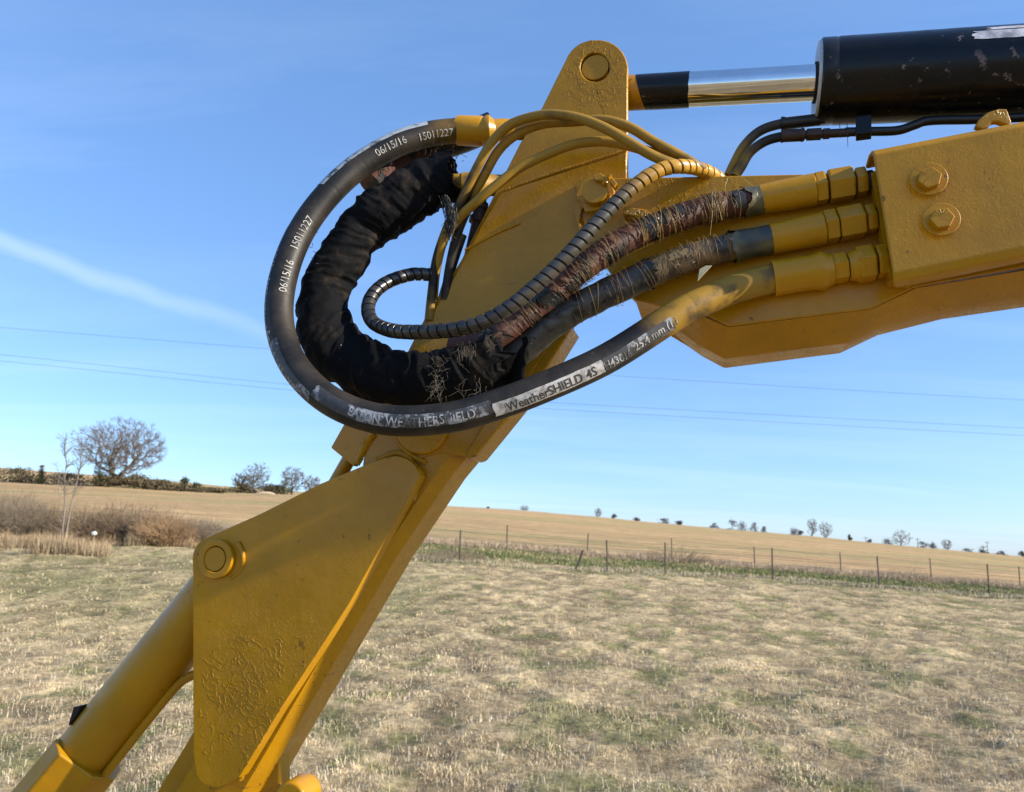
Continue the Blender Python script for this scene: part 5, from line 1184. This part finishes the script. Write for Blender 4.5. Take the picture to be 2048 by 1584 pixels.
# pipe stub in the mouth of the sleeve
st_ = thing('pipe_fitting', Q(960, 370, 0.0), 'brown pipe elbow poking out of the torn sleeve mouth', 'pipe')
ps = Path([(870, 372, -0.02), (930, 371, -0.012), (985, 366, 0.0), (1030, 372, 0.03)], ds=0.003)
lathe('pipe', ps, [(0, 0.0175), (0.040, 0.0175), (0.042, 0.0190), (0.058, 0.0190), (0.060, 0.0165), (ps.L, 0.016)], M['rub_left2'], st_, 32)
ps2 = Path([(962, 392, 0.02), (958, 430, 0.02), (948, 475, 0.02), (938, 520, 0.03)], ds=0.002)
lathe('threaded_adapter', ps2, [(0, .009), (.012, .009), (.0125, .0125), (.022, .0125), (.0225, .010), (.034, .010), (.0345, .0135), (.044, .0135), (.0445, .009), (ps2.L, .009)], M['dullsteel'], st_, 20)

# spiral wrapped hose
spr = thing('spiral_wrapped_hose', Q(1131, 514, -0.12), 'hose bundle wrapped in black spiral guard curving across the arm', 'hose')
XP = [(872, 549, -0.01), (858, 549, -0.015), (822, 549, -0.03), (778, 563, -0.055), (749, 585, -0.075), (736, 614, -0.09), (743, 641, -0.10), (764, 655, -0.11), (795, 663, -0.125), (837, 664, -0.135), (881, 662, -0.14), (925, 656, -0.14), (969, 643, -0.14), (1020, 614, -0.135), (1063, 579, -0.13), (1101, 545, -0.125), (1140, 505, -0.12), (1180, 461, -0.11), (1220, 417, -0.10), (1256, 383, -0.09), (1292, 355, -0.08), (1325, 338, -0.07), (1357, 333, -0.06), (1391, 336, -0.035), (1429, 352, -0.002), (1470, 385, 0.030)]
hx = Path(XP, ds=0.003)
M['rub_spiral_core'] = simple('black_inner_hose', (0.008, 0.008, 0.008), 0.6, bs=0)
def mat_wrap():
    m, nt, b = new_mat('spiral_guard_plastic'); p = geo_pos(nt); uv = N(nt, 'ShaderNodeUVMap'); s = N(nt, 'ShaderNodeSeparateXYZ'); link(nt, uv.outputs[0], s.inputs[0])
    sY = s_uv(hx, 1278, 366); sG = s_uv(hx, 1080, 565)
    c = mixc(nt, ramp(nt, noise(nt, p, 50.0, 5.0), 0.4, 0.7), (0.014, 0.013, 0.012), (0.055, 0.045, 0.033))
    f = ramp(nt, s.outputs[0], sG-0.08, sG+0.10, 0.0, 0.35); c = mixc(nt, f, c, (0.12, 0.105, 0.075))
    f2 = math_(nt, 'MULTIPLY', ramp(nt, s.outputs[0], sY-0.05, sY+0.045), ramp(nt, noise(nt, p, 45.0, 3.0), 0.30, 0.45, 0.6, 1.0)); c = mixc(nt, f2, c, (0.47, 0.25, 0.025))
    link(nt, c, b.inputs['Base Color']); b.inputs['Roughness'].default_value = 0.32; b.inputs['Specular IOR Level'].default_value = 0.6
    bump(nt, noise(nt, p, 140.0, 4.0), b, 0.25, 0.001); return m
M['wrap'] = mat_wrap()
tube('hose_core', hx, 0.0078, M['rub_spiral_core'], spr, n=20)
def spiral(path, r, pitch, gap, th, s0, s1, mat, parent):
    n = int((s1-s0)/pitch*40); ph = np.linspace(0, (s1-s0)/pitch*2*math.pi, n); sc = s0+ph/(2*math.pi)*pitch
    pr_ = np.array([(-1, 0.25), (-0.92, 0.92), (-0.6, 1.0), (0, 1.03), (0.6, 1.0), (0.92, 0.92), (1, 0.25), (1, 0), (-1, 0)]); m = len(pr_)
    g = gap*(0.6+1.0*vn(ph*0.35, 1.0, seed=7)); hw = (pitch-g)/2
    S = sc[:, None]+hw[:, None]*pr_[None, :, 0]; R_ = r-th+th*pr_[None, :, 1]+0*S; TH = np.broadcast_to(-ph[:, None], S.shape)
    R_ = R_+(0.0005*(vn(ph*1.1, 2.0, seed=8)-0.5))[:, None]
    V = path.pos(S, TH, R_).reshape(-1, 3); i = np.arange(n-1)[:, None]*m; j = np.arange(m)[None, :]
    Fc = np.stack([i+j, i+(j+1) % m, i+m+(j+1) % m, i+m+j], -1).reshape(-1, 4)
    uv = np.stack([np.broadcast_to(sc[:, None], S.shape), TH/(2*math.pi)], -1).reshape(-1, 2)
    o = mk('spiral_guard', V, Fc, mat, parent, uv=uv, smooth=True); o.data.set_sharp_from_angle(angle=math.radians(55)); return o
spiral(hx, 0.0098, 0.0130, 0.0019, 0.0018, 0.004, hx.L-0.01, M['wrap'], spr)

# thin control hoses
M['rub_thin'] = rubber('thin_hose_painted_and_black', mottled=(9.0, 0.44, 0.58, 0.85), dust=0.3)
M['rub_thin2'] = rubber('thin_hose_mostly_painted', mottled=(8.0, 0.30, 0.46, 0.95), dust=0.3)
TH_ = [
 ('uppermost thin hose arching over the arm below the lug', 'rub_thin', [(858, 640, -0.005), (864, 585, -0.01), (873, 520, -0.02), (895, 455, -0.035), (925, 397, -0.045), (957, 330, -0.055), (985, 283, -0.06), (1020, 250, -0.065), (1064, 234, -0.07), (1106, 229, -0.075), (1156, 236, -0.078), (1205, 254, -0.08), (1250, 279, -0.078), (1295, 306, -0.074), (1330, 322, -0.068), (1365, 334, -0.06)]),
 ('thin hose tucked just below the uppermost arching one', 'rub_thin', [(890, 600, -0.0), (900, 530, -0.01), (916, 464, -0.02), (939, 410, -0.03), (969, 350, -0.04), (998, 300, -0.045), (1035, 268, -0.05), (1085, 248, -0.052), (1150, 243, -0.052), (1205, 240, -0.055), (1258, 254, -0.058), (1308, 284, -0.056), (1350, 306, -0.052), (1392, 330, -0.040), (1424, 352, -0.004), (1450, 380, 0.02)]),
 ('lowest yellowish thin hose crossing the arm diagonally', 'rub_thin2', [(866, 600, 0.0), (872, 540, -0.015), (888, 478, -0.03), (916, 438, -0.04), (957, 400, -0.05), (998, 366, -0.052), (1042, 334, -0.05), (1098, 307, -0.048), (1151, 288, -0.045), (1205, 283, -0.042), (1250, 290, -0.040), (1300, 304, -0.045), (1360, 322, -0.045)]),
 ('thin black hose in the shade running down beside the arm', 'rub_thin', [(925, 470, 0.012), (908, 520, 0.012), (890, 580, 0.015), (872, 640, 0.03)])]
for (lb, mt, pts) in TH_:
    pt_ = Path(pts, ds=0.004); o = tube('control_hose', pt_, 0.0069, M[mt], None, n=20); props(o, lb, 'hose', 'thin control hoses')
